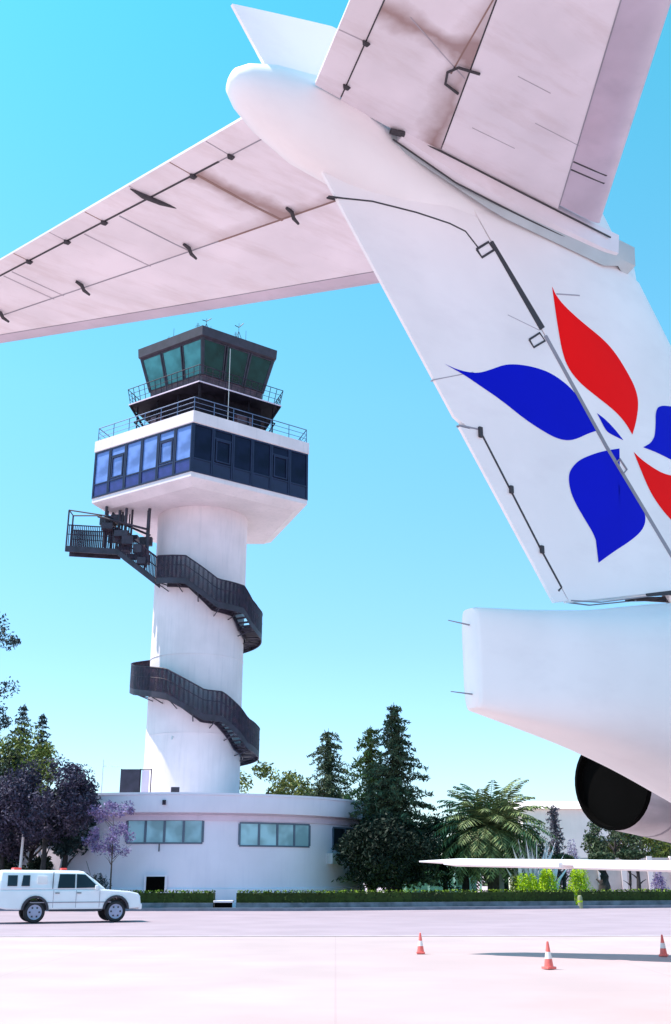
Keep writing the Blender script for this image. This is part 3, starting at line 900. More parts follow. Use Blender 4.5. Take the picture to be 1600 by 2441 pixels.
# cab
CR, CT = 4.25, 5.05
MB().rings([pring(CR, 34.3), pring(CR + .12, 35.5)]).build('cab_sill', M['cab_sill'], tower)
MB().rings([pring(CT + .12, 38.05), pring(CT + .36, 38.15), pring(CT + .42, 38.85), pring(CT + .1, 38.95)]).build('cab_roof', M['cab_fascia'], tower)
zc0, zc1 = 35.5, 38.06
r0_, r1_ = CR + .12, CT + .12
for i in range(5):
    a0, b0 = Vector(pent(r0_)[i]), Vector(pent(r0_)[(i + 1) % 5])
    a1, b1 = Vector(pent(r1_)[i]), Vector(pent(r1_)[(i + 1) % 5])
    for q in range(3):
        def cpnt(t, f):
            lo_, hi_ = a0.lerp(b0, t), a1.lerp(b1, t)
            v = lo_.lerp(hi_, f); return (v.x, v.y, lerp(zc0, zc1, f))
        t0, t1 = q / 3 + .004, (q + 1) / 3 - .004
        fr_ = MB()
        for t in (t0 + .012, t1 - .012): fr_.tube([cpnt(t, 0), cpnt(t, 1)], .07, 6)
        for f in (.025, .975): fr_.tube([cpnt(t0, f), cpnt(t1, f)], .06, 6)
        fo = fr_.build('cab_window', M['metal_dark'], tower)
        pn = MB()
        c4 = [cpnt(t0 + .015, .02), cpnt(t1 - .015, .02), cpnt(t1 - .015, .98), cpnt(t0 + .015, .98)]
        inn = [tuple(Vector(v) - Vector((v[0], v[1], 0)).normalized() * .02) for v in c4]
        pn.rings([c4, inn]).build('pane', M['glass_cab_lit'] if i == 4 else M['glass_cab'], fo)
for i in range(5):
    MB().tube([(*pent(r0_)[i], zc0), (*pent(r1_)[i], zc1)], .11, 6).build('cab_corner_post', M['metal_dark'], tower)
MB().cyl((0, 0), 1.1, 1.1, 34.3, 38.1, 16).build('cab_core', M['metal_dark'], tower)
MB().rings([pring(3.3, 34.32), pring(3.3, 35.6), pring(2.9, 35.6)]).build('console', M['metal_dark'], tower)
MB().tube([(2.0 + .2, -5.95, 31.1), (2.2, -5.95, 36.7)], .022, 8).build('downpipe', M['fairing_grey'], tower)
# antennas on the cab roof
def ant(x, y, h, kind, t=.02):
    mb = MB().tube([(x, y, 38.9), (x, y, 38.9 + h)], [t, t * .7], 6)
    if kind == 1:
        for k in range(3): mb.tube([(x - .2 + .05 * k, y, 38.9 + h * (.55 + .15 * k)), (x + .2 - .05 * k, y, 38.9 + h * (.55 + .15 * k))], .015, 5)
    if kind == 2:
        mb.tube([(x, y, 38.9 + h * .8), (x + .35, y, 38.9 + h)], .03, 5); mb.tube([(x, y, 38.9 + h * .8), (x - .3, y, 38.9 + h * .9)], .03, 5)
        mb.tube([(x - .35, y, 38.9), (x, y, 38.9 + h * .6)], .02, 5); mb.tube([(x + .35, y, 38.9), (x, y, 38.9 + h * .6)], .02, 5)
    mb.build('antenna', M['metal_dark'], tower)
for x, y, h, kd in ((-4.0, .4, 1.1, 0), (-2.9, -1.9, 1.0, 1), (-2.5, -2.2, 1.5, 0), (-.4, -4.4, .75, 1), (.2, -4.3, 1.15, 2), (.5, -4.0, .7, 0), (2.4, -2.6, 1.7, 2), (2.9, -2.2, 1.3, 0), (2.2, -2.8, .9, 1), (-5.0, 1.6, .9, 0), (4.6, 1.2, .5, 0)):
    ant(x, y, h, kd)

# spiral stair ---------------------------------------------------
ST = [(-34, 20.55), (-6, 20.35), (23, 18.8), (50, 18.65), (62, 17.85), (75, 17.5), (140, 17.2), (170, 16.4), (235, 14.6), (303, 13.25), (341, 12.75), (375, 11.35), (391, 11.3), (410, 10.4), (420, 9.8), (440, 9.5), (500, 9.2), (540, 7.6), (590, 5.9)]
def stz(a): return pl(ST, a)
stair = {}; tr = MB(); rl = MB()
a = -34.0; ri, ro = 3.3, 4.42
def P3(r, a, z): return (r * math.sin(R(a)), -r * math.cos(R(a)), z)
while a < 586:
    b = a + 4; za, zb_ = stz(a), stz(b)
    zq = (za + zb_) / 2
    # stepped tread
    tr.rings([[P3(ri, a, zq), P3(ro, a, zq), P3(ro, a, zq - .07), P3(ri, a, zq - .07)], [P3(ri, b, zq), P3(ro, b, zq), P3(ro, b, zq - .07), P3(ri, b, zq - .07)]])
    # outer and inner stringers
    for r in (ro, ri + .04):
        stair.setdefault(r, MB()).rings([[P3(r - .03, a, za + .1), P3(r + .03, a, za + .1), P3(r + .03, a, za - .32), P3(r - .03, a, za - .32)], [P3(r - .03, b, zb_ + .1), P3(r + .03, b, zb_ + .1), P3(r + .03, b, zb_ - .32), P3(r - .03, b, zb_ - .32)]])
    rl.tube([P3(ro + .02, a, za + 1.62), P3(ro + .02, b, zb_ + 1.62)], .045, 5)
    rl.tube([P3(ro + .02, a, za + .95), P3(ro + .02, b, zb_ + .95)], .03, 5)
    for k in range(4):
        t = a + k * 1.0
        w_ = .052 if k else .075
        z = stz(t)
        rl.box(P3(ro + .02, t, z + .85), (w_, .03, 1.55), R(t))
    if int(round((a + 34) / 4)) % 5 == 0:
        MB().tube([P3(ro, a, za - .25), P3(3.15, a, za - .6)], .035, 6).tube([P3(ro, a, za - .2), P3(3.15, a, za - .2)], .04, 6).build('stair_bracket', M['metal_dark'], tower)
    a = b
for r in stair: stair[r].build('stair_stringer', M['metal_dark'], tower)
tr.build('stair_treads', M['metal_dark'], tower)
rl.build('stair_balustrade', M['metal_rail'], tower)
# straight upper flight and landing on the left
fl, fb = MB(), MB()
pth = [Vector((-2.6, -3.55, 20.55)), Vector((-5.4, -3.1, 22.75)), Vector((-8.95, -3.0, 23.0))]
for p, q in zip(pth, pth[1:]):
    d = (q - p); n = max(3, int(d.length / .3)); nn = Vector((-d.y, d.x, 0)).normalized()
    if nn.y > 0: nn = -nn
    for sgn in (0, 1.15):
        o_ = nn * (-sgn)
        fl.rings([[p + o_ + Vector((0, -.03, .1)), p + o_ + Vector((0, .03, .1)), p + o_ + Vector((0, .03, -.32)), p + o_ + Vector((0, -.03, -.32))],
                  [q + o_ + Vector((0, -.03, .1)), q + o_ + Vector((0, .03, .1)), q + o_ + Vector((0, .03, -.32)), q + o_ + Vector((0, -.03, -.32))]])
        fb.tube([p + o_ + Vector((0, 0, 1.62)), q + o_ + Vector((0, 0, 1.62))], .045, 5)
        fb.tube([p + o_ + Vector((0, 0, .95)), q + o_ + Vector((0, 0, .95))], .03, 5)
    for k in range(n):
        c_ = p.lerp(q, (k + .5) / n)
        fl.box(c_ - nn * .575, (d.length / n * .98, 1.1, .06), math.atan2(d.y, d.x))
    nb = int(d.length / .13)
    for k in range(nb + 1):
        c_ = p.lerp(q, k / nb)
        for sgn in (0, 1.15):
            fb.box(c_ - nn * sgn + Vector((0, 0, .85)), (.055, .03, 1.55), math.atan2(d.y, d.x))
fl.build('upper_flight', M['metal_dark'], tower)
fb.build('upper_flight_balustrade', M['metal_rail'], tower)
lc = MB()
for z in (23.0, 25.7):
    lc.tube([(-8.95, -3.0, z), (-8.95, -1.8, z), (-6.9, -1.8, z)], .05, 6)
for y in (-3.0, -1.8): lc.tube([(-8.95, y, 22.7), (-8.95, y, 25.7)], .06, 6)
lc.tube([(-8.95, -3.0, 25.7), (-5.6, -3.05, 25.15)], .05, 6)
lc.build('landing_frame', M['metal_dark'], tower)
random.seed(8)
cg = MB()
for q in range(15):
    x = random.uniform(-6.6, -3.3); y = random.uniform(-3.2, -1.2)
    fz = min(22.9, 20.55 + (-2.6 - x) * .786); z0 = fz + random.uniform(.1, 1.2)
    cg.tube([(x, y, z0), (x, y, 26.0 + random.uniform(-.4, .1))], random.choice((.05, .08, .11)), 6)
for q in range(16):
    x = random.uniform(-6.4, -3.6); y = random.uniform(-3.4, -1.2); z = min(22.9, 20.55 + (-2.6 - x) * .786) + random.uniform(.5, 2.4)
    cg.box((x, y, z), (random.uniform(.5, 1.1), random.uniform(.3, .9), random.uniform(.25, .6)), random.uniform(-.3, .3))
cg.tube([(-6.9, -3.1, 25.2), (-3.3, -3.2, 24.2)], .08, 6)
cg.tube([(-6.6, -1.8, 25.6), (-3.4, -1.9, 24.2)], .08, 6)
cg.build('stair_head_cage', M['metal_dark'], tower)

# ============================================================ BASE BUILDING
bb = empty('round_building', (TX, TY, 0), 'low round white building wrapped about the foot of the control tower', 'building')
RW, RR = 11.4, 11.95
mbw = MB(); 
mbw.lathe([(RW, 0), (RW, 4.95)], 128, 'z').build('wall', M['wall_white'], bb, smooth=True)
MB().lathe([(RW - .3, 4.952), (RR - .02, 4.952), (RR, 5.0), (RR, 5.88), (RR + .05, 5.9), (RR + .05, 6.02), (RR - .25, 6.02), (RR - .3, 5.7), (.5, 5.7)], 128, 'z').build('roof', M['wall_white'], bb, smooth=True, angle=30)
MB().lathe([(RW, 4.55), (RW + .10, 4.55), (RW + .10, 4.85), (RW, 4.85)], 128, 'z').build('cornice', M['trim_pink'], bb, smooth=True, angle=30)
MB().lathe([(RW, 0), (RW + .12, 0), (RW + .12, .95), (RW + .05, 1.0), (RW, 1.0)], 128, 'z').build('plinth', M['wall_white'], bb, smooth=True, angle=30)
def curved_window(a0, a1, z0, z1, n, gm, fm=M['frame_base']):
    """window on the drum, angles in degrees from the front (towards +x)"""
    def C(a, r, z): return (r * math.sin(R(a)), -r * math.cos(R(a)), z)
    f = MB(); N = 2 * n
    def bar(aa, ab, za, zb_, r0=RW - .02, r1=RW + .05):
        f.rings([[C(aa, r0, za), C(aa, r1, za), C(aa, r1, zb_), C(aa, r0, zb_)], [C(ab, r0, za), C(ab, r1, za), C(ab, r1, zb_), C(ab, r0, zb_)]])
    for k in range(N):
        aa, ab = lerp(a0, a1, k / N), lerp(a0, a1, (k + 1) / N)
        bar(aa, ab, z0, z0 + .09); bar(aa, ab, z1 - .09, z1)
    for k in range(n + 1):
        ac = lerp(a0, a1, k / n); bar(ac - .32, ac + .32, z0 + .091, z1 - .091, r1=RW + .06)
    fo = f.build('window', fm, bb)
    for k in range(n):
        aa, ab = lerp(a0, a1, k / n) + .35, lerp(a0, a1, (k + 1) / n) - .35
        g_ = MB()
        g_.rings([[C(aa, RW + .005, z0 + .09), C(aa, RW + .02, z0 + .09), C(aa, RW + .02, z1 - .09), C(aa, RW + .005, z1 - .09)],
                  [C(ab, RW + .005, z0 + .09), C(ab, RW + .02, z0 + .09), C(ab, RW + .02, z1 - .09), C(ab, RW + .005, z1 - .09)]])
        g_.build('pane', gm, fo)
    return fo
def ang_for(px, r=RW):
    """bearing on the drum whose point stands under a given bearing from the street"""
    best = None
    for i in range(-900, 900):
        a = i / 10
        x, y = TX + r * math.sin(R(a)), TY - r * math.cos(R(a))
        e = abs(x / y - px)
        if best is None or e < best[0]: best = (e, a)
    return best[1]
bx = lambda p: (p - 800) / 2500 * .957
curved_window(ang_for(bx(303)), ang_for(bx(484)), 3.30, 4.62, 4, M['glass_base'])
curved_window(ang_for(bx(571)), ang_for(bx(737)), 3.18, 4.50, 4, M['glass_base'])
curved_window(ang_for(bx(793)), ang_for(bx(793)) + 15, 3.1, 4.42, 2, M['glass_dark'])
curved_window(ang_for(bx(40)), ang_for(bx(180)), 3.30, 4.62, 4, M['glass_base'])
# low vent opening
def drum_box(name, px0, px1, z0, z1, m, d=.06):
    a0, a1 = ang_for(bx(px0)), ang_for(bx(px1)); am = (a0 + a1) / 2
    x, y = (RW + .14) * math.sin(R(am)), -(RW + .14) * math.cos(R(am))
    return MB().box((x, y, (z0 + z1) / 2), (2 * (RW + .1) * math.sin(R((a1 - a0) / 2)), d, z1 - z0), R(am)).build(name, m, bb)
drum_box('vent_surround', 352, 405, .75, 1.68, M['wall_white'], .10)
v = drum_box('basement_vent', 357, 400, .82, 1.60, M['black'], .14)
drum_box('wall_light', 388, 396, 5.35, 5.6, M['metal_rail'], 1.1)
drum_box('air_conditioner', 780, 800, 2.3, 2.9, M['fairing_grey'], .5)
drum_box('wall_pipe', 381, 384, 2.9, 3.3, M['metal_dark'], .06)
# roof objects: things of their own
def on_roof(px, y): return ((px - 800) / 2500 * (y * .945 + 4.4 * .327) , y)
x_, y_ = on_roof(325, 64.5)
sg_ = empty('rooftop_cabinet', (x_, y_, 5.7), 'dark square panel in a steel frame on the round roof, left of the tower shaft', 'equipment')
MB().box((-.42, 0, 1.25), (1.15, .25, 1.35)).build('dark_panel', M['metal_dark'], sg_)
MB().box((.48, 0, 1.25), (.42, .1, 1.3)).build('side_panel', M['trim_pink'], sg_)
f = MB()
for x in (-.98, .18, .82): f.box((x, 0, 1.0), (.05, .08, 2.0))
f.box((-.08, 0, 1.95), (1.85, .08, .05)); f.box((-.08, 0, .55), (1.85, .08, .05))
f.build('frame', M['metal_rail'], sg_)
x_, y_ = on_roof(241, 65)
pm = empty('aerial_mast', (x_, y_, 5.7), 'thin aerial mast with a short crossarm at the left rim of the round roof', 'mast')
MB().tube([(0, 0, 0), (0, 0, 2.6)], [.035, .02], 6).build('mast', M['fairing_grey'], pm)
m_ = MB().tube([(-.1, 0, 2.2), (1.0, 0, 2.2)], .018, 5)
for k in range(6): m_.tube([(.05 + .17 * k, -.15, 2.2), (.05 + .17 * k, .15, 2.2)], .012, 4)
m_.build('crossarm', M['fairing_grey'], pm)
x_, y_ = on_roof(417, 64)
fn = empty('rooftop_floodlight', (x_, y_, 5.7), 'small floodlight on splayed legs on the round roof, before the tower shaft', 'floodlight')
MB().tube([(-.3, 0, 0), (0, 0, .6)], .03, 5).tube([(.35, 0, 0), (0, 0, .6)], .03, 5).tube([(0, .3, 0), (0, 0, .6)], .03, 5).build('tripod', M['metal_dark'], fn)
MB().box((0, 0, .75), (.5, .25, .3), .2).build('lamp_head', M['metal_dark'], fn, bevel=.03)
# dome lamp on shaft
MB().tube([(-.9, -3.2, 10.1), (-.9, -3.55, 10.1), (-.9, -3.6, 9.9)], .05, 6).build('shaft_lamp', M['fairing_grey'], tower)

# ============================================================ TRUCK
trk = empty('pickup_truck', (-10.08, 42.9, 0), 'white double cab pickup truck with canopy and red roof lights driving right along the road', 'pickup truck', rz=R(22))
TW = .87
def prof(name, pts, w0, w1=None, m=None, parent=trk, bevel=.03, z_of=None):
    """side profile pts (x,z) extruded; half-width w0 at low z tapering to w1 at top"""
    w1 = w0 if w1 is None else w1
    zs = [p[1] for p in pts]; a, b = min(zs), max(zs); n = len(pts)
    hw = lambda z: lerp(w0, w1, (z - a) / (b - a)) if b > a else w0
    vs = [(x, -hw(z), z) for x, z in pts] + [(x, hw(z), z) for x, z in pts]
    fs = [tuple(range(n)), tuple(range(2 * n - 1, n - 1, -1))] + [(i, n + i, n + (i + 1) % n, (i + 1) % n) for i in range(n)]
    return MB().add(vs, fs).build(name, m, parent, bevel=bevel)
RWX, FWX = -1.5, 1.5
def arch(cx, r, z0, n=9): return [(cx + r * math.cos(PI * k / (n - 1)), z0 + r * math.sin(PI * k / (n - 1))) for k in range(n)]   # from +x to -x
low = [(2.40, .50), (2.46, .62), (2.43, .85), (2.36, 1.02), (2.0, 1.10), (1.05, 1.17), (-2.85, 1.17), (-2.88, .55), (-2.5, .48)]
bot = list(reversed(arch(RWX, .46, .46))) + list(reversed(arch(FWX, .46, .46)))
body = prof('body', low + bot, TW, TW - .03, M['truck_white'], bevel=.055)
MB().rings([[(1.12, -.80, 1.16), (1.12, .80, 1.16), (-2.84, .84, 1.16), (-2.84, -.84, 1.16)], [(.72, -.72, 1.48), (.72, .72, 1.48), (-2.84, .8, 1.48), (-2.84, -.8, 1.48)],
            [(.28, -.64, 1.80), (.28, .64, 1.80), (-2.80, .70, 1.83), (-2.80, -.70, 1.83)], [(.05, -.55, 1.85), (.05, .55, 1.85), (-2.7, .60, 1.87), (-2.7, -.60, 1.87)]]).build('cab_and_canopy', M['truck_white'], trk, bevel=.065)
def side_w(z): return pl([(1.16, .82), (1.48, .76), (1.80, .67)], z)
def side_win(name, pts):
    for sg in (-1, 1):
        vs = []
        for off in (.018, -.02):
            vs += [(x, sg * (lerp(side_w(z), side_w(z) + .035, max(0, min(1, (0 - x) / 2.0))) + off), z) for x, z in pts]
        n = len(pts)
        MB().add(vs, [tuple(range(n)), tuple(range(2 * n - 1, n - 1, -1))] + [(i, (i + 1) % n, n + (i + 1) % n, n + i) for i in range(n)]).build(name, M['truck_glass'], trk)
side_win('side_window', [(.82, 1.24), (.30, 1.70), (-.02, 1.72), (-.02, 1.22)])
side_win('side_window', [(-.08, 1.22), (-.08, 1.72), (-.66, 1.72), (-.72, 1.22)])
side_win('canopy_window', [(-1.75, 1.30), (-1.75, 1.68), (-2.0, 1.68), (-2.05, 1.30)])
side_win('canopy_window', [(-2.2, 1.30), (-2.2, 1.68), (-2.55, 1.68), (-2.55, 1.30)])
MB().add([(1.09, -.72, 1.20), (1.09, .72, 1.20), (.36, .60, 1.77), (.36, -.60, 1.77), (1.05, -.72, 1.17), (1.05, .72, 1.17), (.33, .60, 1.73), (.33, -.60, 1.73)], [(0, 1, 2, 3), (7, 6, 5, 4), (0, 4, 5, 1), (1, 5, 6, 2), (2, 6, 7, 3), (3, 7, 4, 0)]).build('windscreen', M['truck_glass'], trk)
MB().box((-2.845, 0, 1.5), (.03, 1.2, .38)).build('rear_window', M['truck_glass'], trk)
MB().box((-2.94, 0, .55), (.14, 1.6, .16)).build('rear_bumper', M['truck_dark'], trk, bevel=.02)
MB().box((2.44, 0, .55), (.14, 1.66, .22)).build('front_bumper', M['truck_white'], trk, bevel=.04)
MB().box((.0, -.84, .44), (1.95, .08, .07)).box((0, .84, .44), (1.95, .08, .07)).build('side_step', M['truck_dark'], trk, bevel=.02)
for sg in (-1, 1):
    MB().box((-2.86, sg * .76, .95), (.06, .16, .28)).build('tail_light', M['lamp_red'], trk, bevel=.02)
    MB().box((2.38, sg * .66, .86), (.10, .3, .16)).build('headlight', M['lamp_clear'], trk, bevel=.03)
    MB().box((.72, sg * .93, 1.24), (.12, .16, .17)).build('door_mirror', M['truck_white'], trk, bevel=.03)
    for x in (.0, -.8): MB().box((x - .12 + .2, sg * .885, 1.05), (.16, .03, .03)).build('door_handle', M['truck_dark'], trk)
    d = MB()
    for x in (.86, -.02, -.86): d.box((x, sg * .871, .84), (.014, .006, .62))
    d.build('door_seam', M['seam_grey'], trk)
    MB().box((-.90, sg * .80, 1.50), (.022, .06, .60)).build('canopy_gap', M['truck_dark'], trk)
    MB().box((-.2, sg * .872, .72), (3.0, .012, .03)).build('body_crease', M['seam_grey'], trk)
    MB().box((-1.30, sg * (side_w(1.5) + .045), 1.52), (.36, .02, .28)).build('canopy_panel', M['cone_white'], trk, bevel=.01)
    for cx in (RWX, FWX):
        arc = arch(cx, .50, .46, 15); ar2 = arch(cx, .42, .46, 15)
        L = [[(a[0], sg * .80, a[1]), (a[0], sg * .91, a[1]), (b[0], sg * .91, b[1]), (b[0], sg * .80, b[1])] for a, b in zip(arc, ar2)]
        MB().rings(L).build('wheel_arch', M['truck_dark'], trk, smooth=True)
        wh = MB().lathe([(.22, -.12), (.34, -.125), (.385, -.08), (.385, .08), (.34, .125), (.22, .12)], 28, 'y', (cx, sg * .75, .385)).build('wheel', M['tyre'], trk, smooth=True, angle=30)
        MB().lathe([(.03, .135 * sg), (.12, .14 * sg), (.20, .12 * sg), (.262, .138 * sg), (.265, .0)], 24, 'y', (cx, sg * .75, .385)).build('rim', M['rim'], wh, smooth=True, angle=30)
        hb = MB()
        for q in range(6): hb.box((cx + .17 * math.cos(q * PI / 3), sg * (.75 + .128), .385 + .17 * math.sin(q * PI / 3)), (.06, .02, .06))
        hb.build('rim_slots', M['truck_dark'], wh)
MB().box((0, 0, .62), (4.2, 1.3, .3)).build('chassis', M['truck_dark'], trk)
MB().box((-2.2, 0, 1.905), (.28, 1.0, .09)).build('light_bar', M['lamp_red'], trk, bevel=.03)
MB().box((-.45, 0, 1.90), (.22, .5, .08)).build('light_bar', M['lamp_red'], trk, bevel=.03)
MB().tube([(.5, -.6, 1.7), (.3, -.62, 2.2)], .01, 4).build('whip_aerial', M['truck_dark'], trk)

# ============================================================ CONES
cone = empty('traffic_cone', (1.95, 26.0, 0), 'orange cone nearest the hedge gap, farthest left of the three on the apron', 'traffic cone', 'orange cones standing on the apron')
MB().rings([[(x * .15, y * .15, z) for x, y in ((-1, -1), (1, -1), (1, 1), (-1, 1))] for z in (-.01, .035)]).build('cone_base', M['cone'], cone, bevel=.01)
MB().lathe([(.13, .035), (.105, .16), (.10, .18)], 20).build('cone_body', M['cone'], cone, smooth=True)
MB().lathe([(.101, .18), (.072, .31)], 20).build('reflective_collar', M['cone_white'], cone, smooth=True)
MB().lathe([(.071, .31), (.03, .50), (.015, .51)], 20).build('cone_top', M['cone'], cone, smooth=True)
cone.scale = (.62, .62, .86)
c2 = copy_tree(cone); c2.location = (4.10, 21.9, 0); c2.rotation_euler.z = .5
c2['label'] = 'orange cone standing in the strip of shadow on the apron, nearest to the viewer'
c2.scale = (.68, .68, .95)
c3 = copy_tree(cone); c3.location = (7.28, 25.2, 0); c3.rotation_euler.z = 1.1
c3['label'] = 'orange cone at the right edge of the photo, behind the shadow strip'

# ============================================================ HEDGES
def leaf(mb, p, sz, nrm=None, asp=1.0, rnd=random):
    """one leaf-sized quad with random facing"""
    a = Vector((rnd.uniform(-1, 1), rnd.uniform(-1, 1), rnd.uniform(-1, 1)))
    if a.length < .1: a = Vector((1, 0, 0))
    a.normalize()
    b = a.cross(Vector((rnd.uniform(-1, 1), rnd.uniform(-1, 1), rnd.uniform(-1, 1))))
    if b.length < .05: b = a.cross(Vector((0, 0, 1)))
    b.normalize()
    a, b = a * sz, b * sz * asp
    p = Vector(p)
    n = len(mb.v)
    mb.v += [tuple(p - a), tuple(p - b * .6), tuple(p + a), tuple(p + b * .6)]
    mb.f.append((n, n + 1, n + 2, n + 3))
def hedge(x0, x1, label, y=HED, h=.86, seed=1):
    rnd = random.Random(seed)
    cx = (x0 + x1) / 2
    o = empty('hedge', (cx, y(cx) + .75, 0), label, 'hedge', 'clipped hedges along the road')
    mb = MB(); n = max(2, int((x1 - x0) / 2))
    for i in range(n):
        a, b = lerp(x0, x1, i / n), lerp(x0, x1, (i + 1) / n)
        mb.add([(a - cx, y(a) + .33 - y(cx) - .75, 0), (b - cx, y(b) + .33 - y(cx) - .75, 0), (b - cx, y(b) + 1.2 - y(cx) - .75, 0), (a - cx, y(a) + 1.2 - y(cx) - .75, 0),
                (a - cx, y(a) + .33 - y(cx) - .75, h - .04), (b - cx, y(b) + .33 - y(cx) - .75, h - .04), (b - cx, y(b) + 1.2 - y(cx) - .75, h - .04), (a - cx, y(a) + 1.2 - y(cx) - .75, h - .04)],
               [(0, 1, 5, 4), (1, 2, 6, 5), (2, 3, 7, 6), (3, 0, 4, 7), (4, 5, 6, 7)])
    for k in range(int((x1 - x0) * 110)):
        x = rnd.uniform(x0, x1)
        if rnd.random() < .5: p = (x - cx, y(x) + .31 - y(cx) - .75 + rnd.uniform(-.06, .04), rnd.uniform(.22, h))
        else: p = (x - cx, y(x) + rnd.uniform(.33, 1.2) - y(cx) - .75, h - .02 + rnd.uniform(-.04, .07))
        if p[2] < h - .12:
            q_ = rnd.uniform(.04, .08); a_ = rnd.uniform(0, PI); n_ = len(mb.v)
            da, db = Vector((math.cos(a_) * q_, rnd.uniform(-.015, .015), math.sin(a_) * q_)), Vector((-math.sin(a_) * q_ * .6, rnd.uniform(-.015, .015), math.cos(a_) * q_ * .6))
            P_ = Vector(p); mb.v += [tuple(P_ - da), tuple(P_ - db), tuple(P_ + da), tuple(P_ + db)]; mb.f.append((n_, n_ + 1, n_ + 2, n_ + 3))
        else: leaf(mb, p, rnd.uniform(.04, .08), rnd=rnd)
    mb.build('foliage', M['leaf_hedge'], o)
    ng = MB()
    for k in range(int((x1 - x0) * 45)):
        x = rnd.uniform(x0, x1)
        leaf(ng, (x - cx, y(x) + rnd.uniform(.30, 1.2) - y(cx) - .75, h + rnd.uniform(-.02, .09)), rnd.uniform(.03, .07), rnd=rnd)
    ng.build('sunlit_top_leaves', M['leaf_sunlit'], o)  # brighter leaves along the top paint sunlight onto the hedge
    pl_ = MB()
    for i in range(n):
        a, b = lerp(x0, x1, i / n), lerp(x0, x1, (i + 1) / n)
        P = [(a - cx, y(a) + .12 - y(cx) - .75), (b - cx, y(b) + .12 - y(cx) - .75), (b - cx, y(b) + .3 - y(cx) - .75), (a - cx, y(a) + .3 - y(cx) - .75)]
        pl_.prism(P, .0, .36)
    pl_.build('planter_wall', M['planter'], o)
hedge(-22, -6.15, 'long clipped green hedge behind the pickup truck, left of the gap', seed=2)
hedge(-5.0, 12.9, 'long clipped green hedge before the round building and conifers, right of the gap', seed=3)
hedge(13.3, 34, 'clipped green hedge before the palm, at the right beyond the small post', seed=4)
gb = empty('utility_box', (-5.65, 56.5, 0), 'low black utility box with white lid in the gap between two hedges', 'utility box')
MB().box((0, 0, .18), (.85, .5, .36)).build('cabinet', M['black'], gb, bevel=.02)
MB().box((0, 0, .42), (.98, .6, .10)).build('lid', M['concrete_white'], gb, bevel=.02)
ps = empty('marker_post', (13.1, 59.9, 0), 'pale lime stubby post between two hedges below the lime green bushes', 'post')
MB().lathe([(.13, 0), (.13, .55), (.09, .64), (.02, .66)], 16).build('post_body', M['post_lime'], ps, smooth=True)
MB().lathe([(.135, .3), (.138, .3), (.138, .4), (.135, .4)], 16).build('post_band', M['leaf_lime'], ps)

# ============================================================ TREES
def trunk_mb(h, r, seed=0, lean=0, limbs=6, crown_r=2, z0=.35):
    rnd = random.Random(seed)
    mb = MB()
    top = Vector((lean, rnd.uniform(-.2, .2), h))
    pts = [Vector((0, 0, -.05))]
    for k in range(1, 6):
        t = k / 5; pts.append(Vector((top.x * t + rnd.uniform(-.06, .06) * h * .2, top.y * t + rnd.uniform(-.04, .04) * h * .2, h * t)))
    mb.tube(pts, [r * lerp(1.15, .25, k / 5) for k in range(6)], 9)
    for k in range(limbs):
        t = rnd.uniform(z0, .9); a = rnd.uniform(0, 2 * PI)
        i = min(4, int(t * 5)); p = pts[i].lerp(pts[i + 1], t * 5 - i)
        L = crown_r * rnd.uniform(.6, 1.0)
        q = p + Vector((math.cos(a) * L * .5, math.sin(a) * L * .5, L * .45)); e = p + Vector((math.cos(a) * L, math.sin(a) * L, L * .75))
        mb.tube([p, q, e], [r * .38, r * .22, r * .08], 6)
    return mb
def broad(name, x, y, h, cr, cz, label, cat, m, bark, n=6000, seed=1, lean=0, clumps=34, sz=.14, flat=1.0, group=None, shape=None, trunk_r=.2, z0=.35):
    rnd = random.Random(seed)
    o = empty(name, (x, y, 0), label, cat, group)
    trunk_mb(cz + cr * flat * .4, trunk_r, seed, lean, 9, cr * .8, z0).build('trunk', bark, o, smooth=True)
    mb = MB(); cl = []
    for k in range(clumps):
        while True:
            v = Vector((rnd.uniform(-1, 1), rnd.uniform(-1, 1), rnd.uniform(-1, 1)))
            if .25 < v.length < 1: break
        v = v.normalized() * (v.length ** .45)
        p = Vector((v.x * cr + lean * .6, v.y * cr, cz + v.z * cr * flat))
        cl.append((p, cr * rnd.uniform(.16, .34)))
    per = n // clumps
    for p, rr in cl:
        for k in range(int(per * rnd.uniform(.6, 1.4))):
            d = Vector((rnd.gauss(0, 1), rnd.gauss(0, 1), rnd.gauss(0, .8)))
            d = d.normalized() * rr * rnd.random() ** .4
            leaf(mb, p + d, sz * rnd.uniform(.6, 1.4), asp=.7, rnd=rnd)
    mb.build('crown', m, o)
    return o
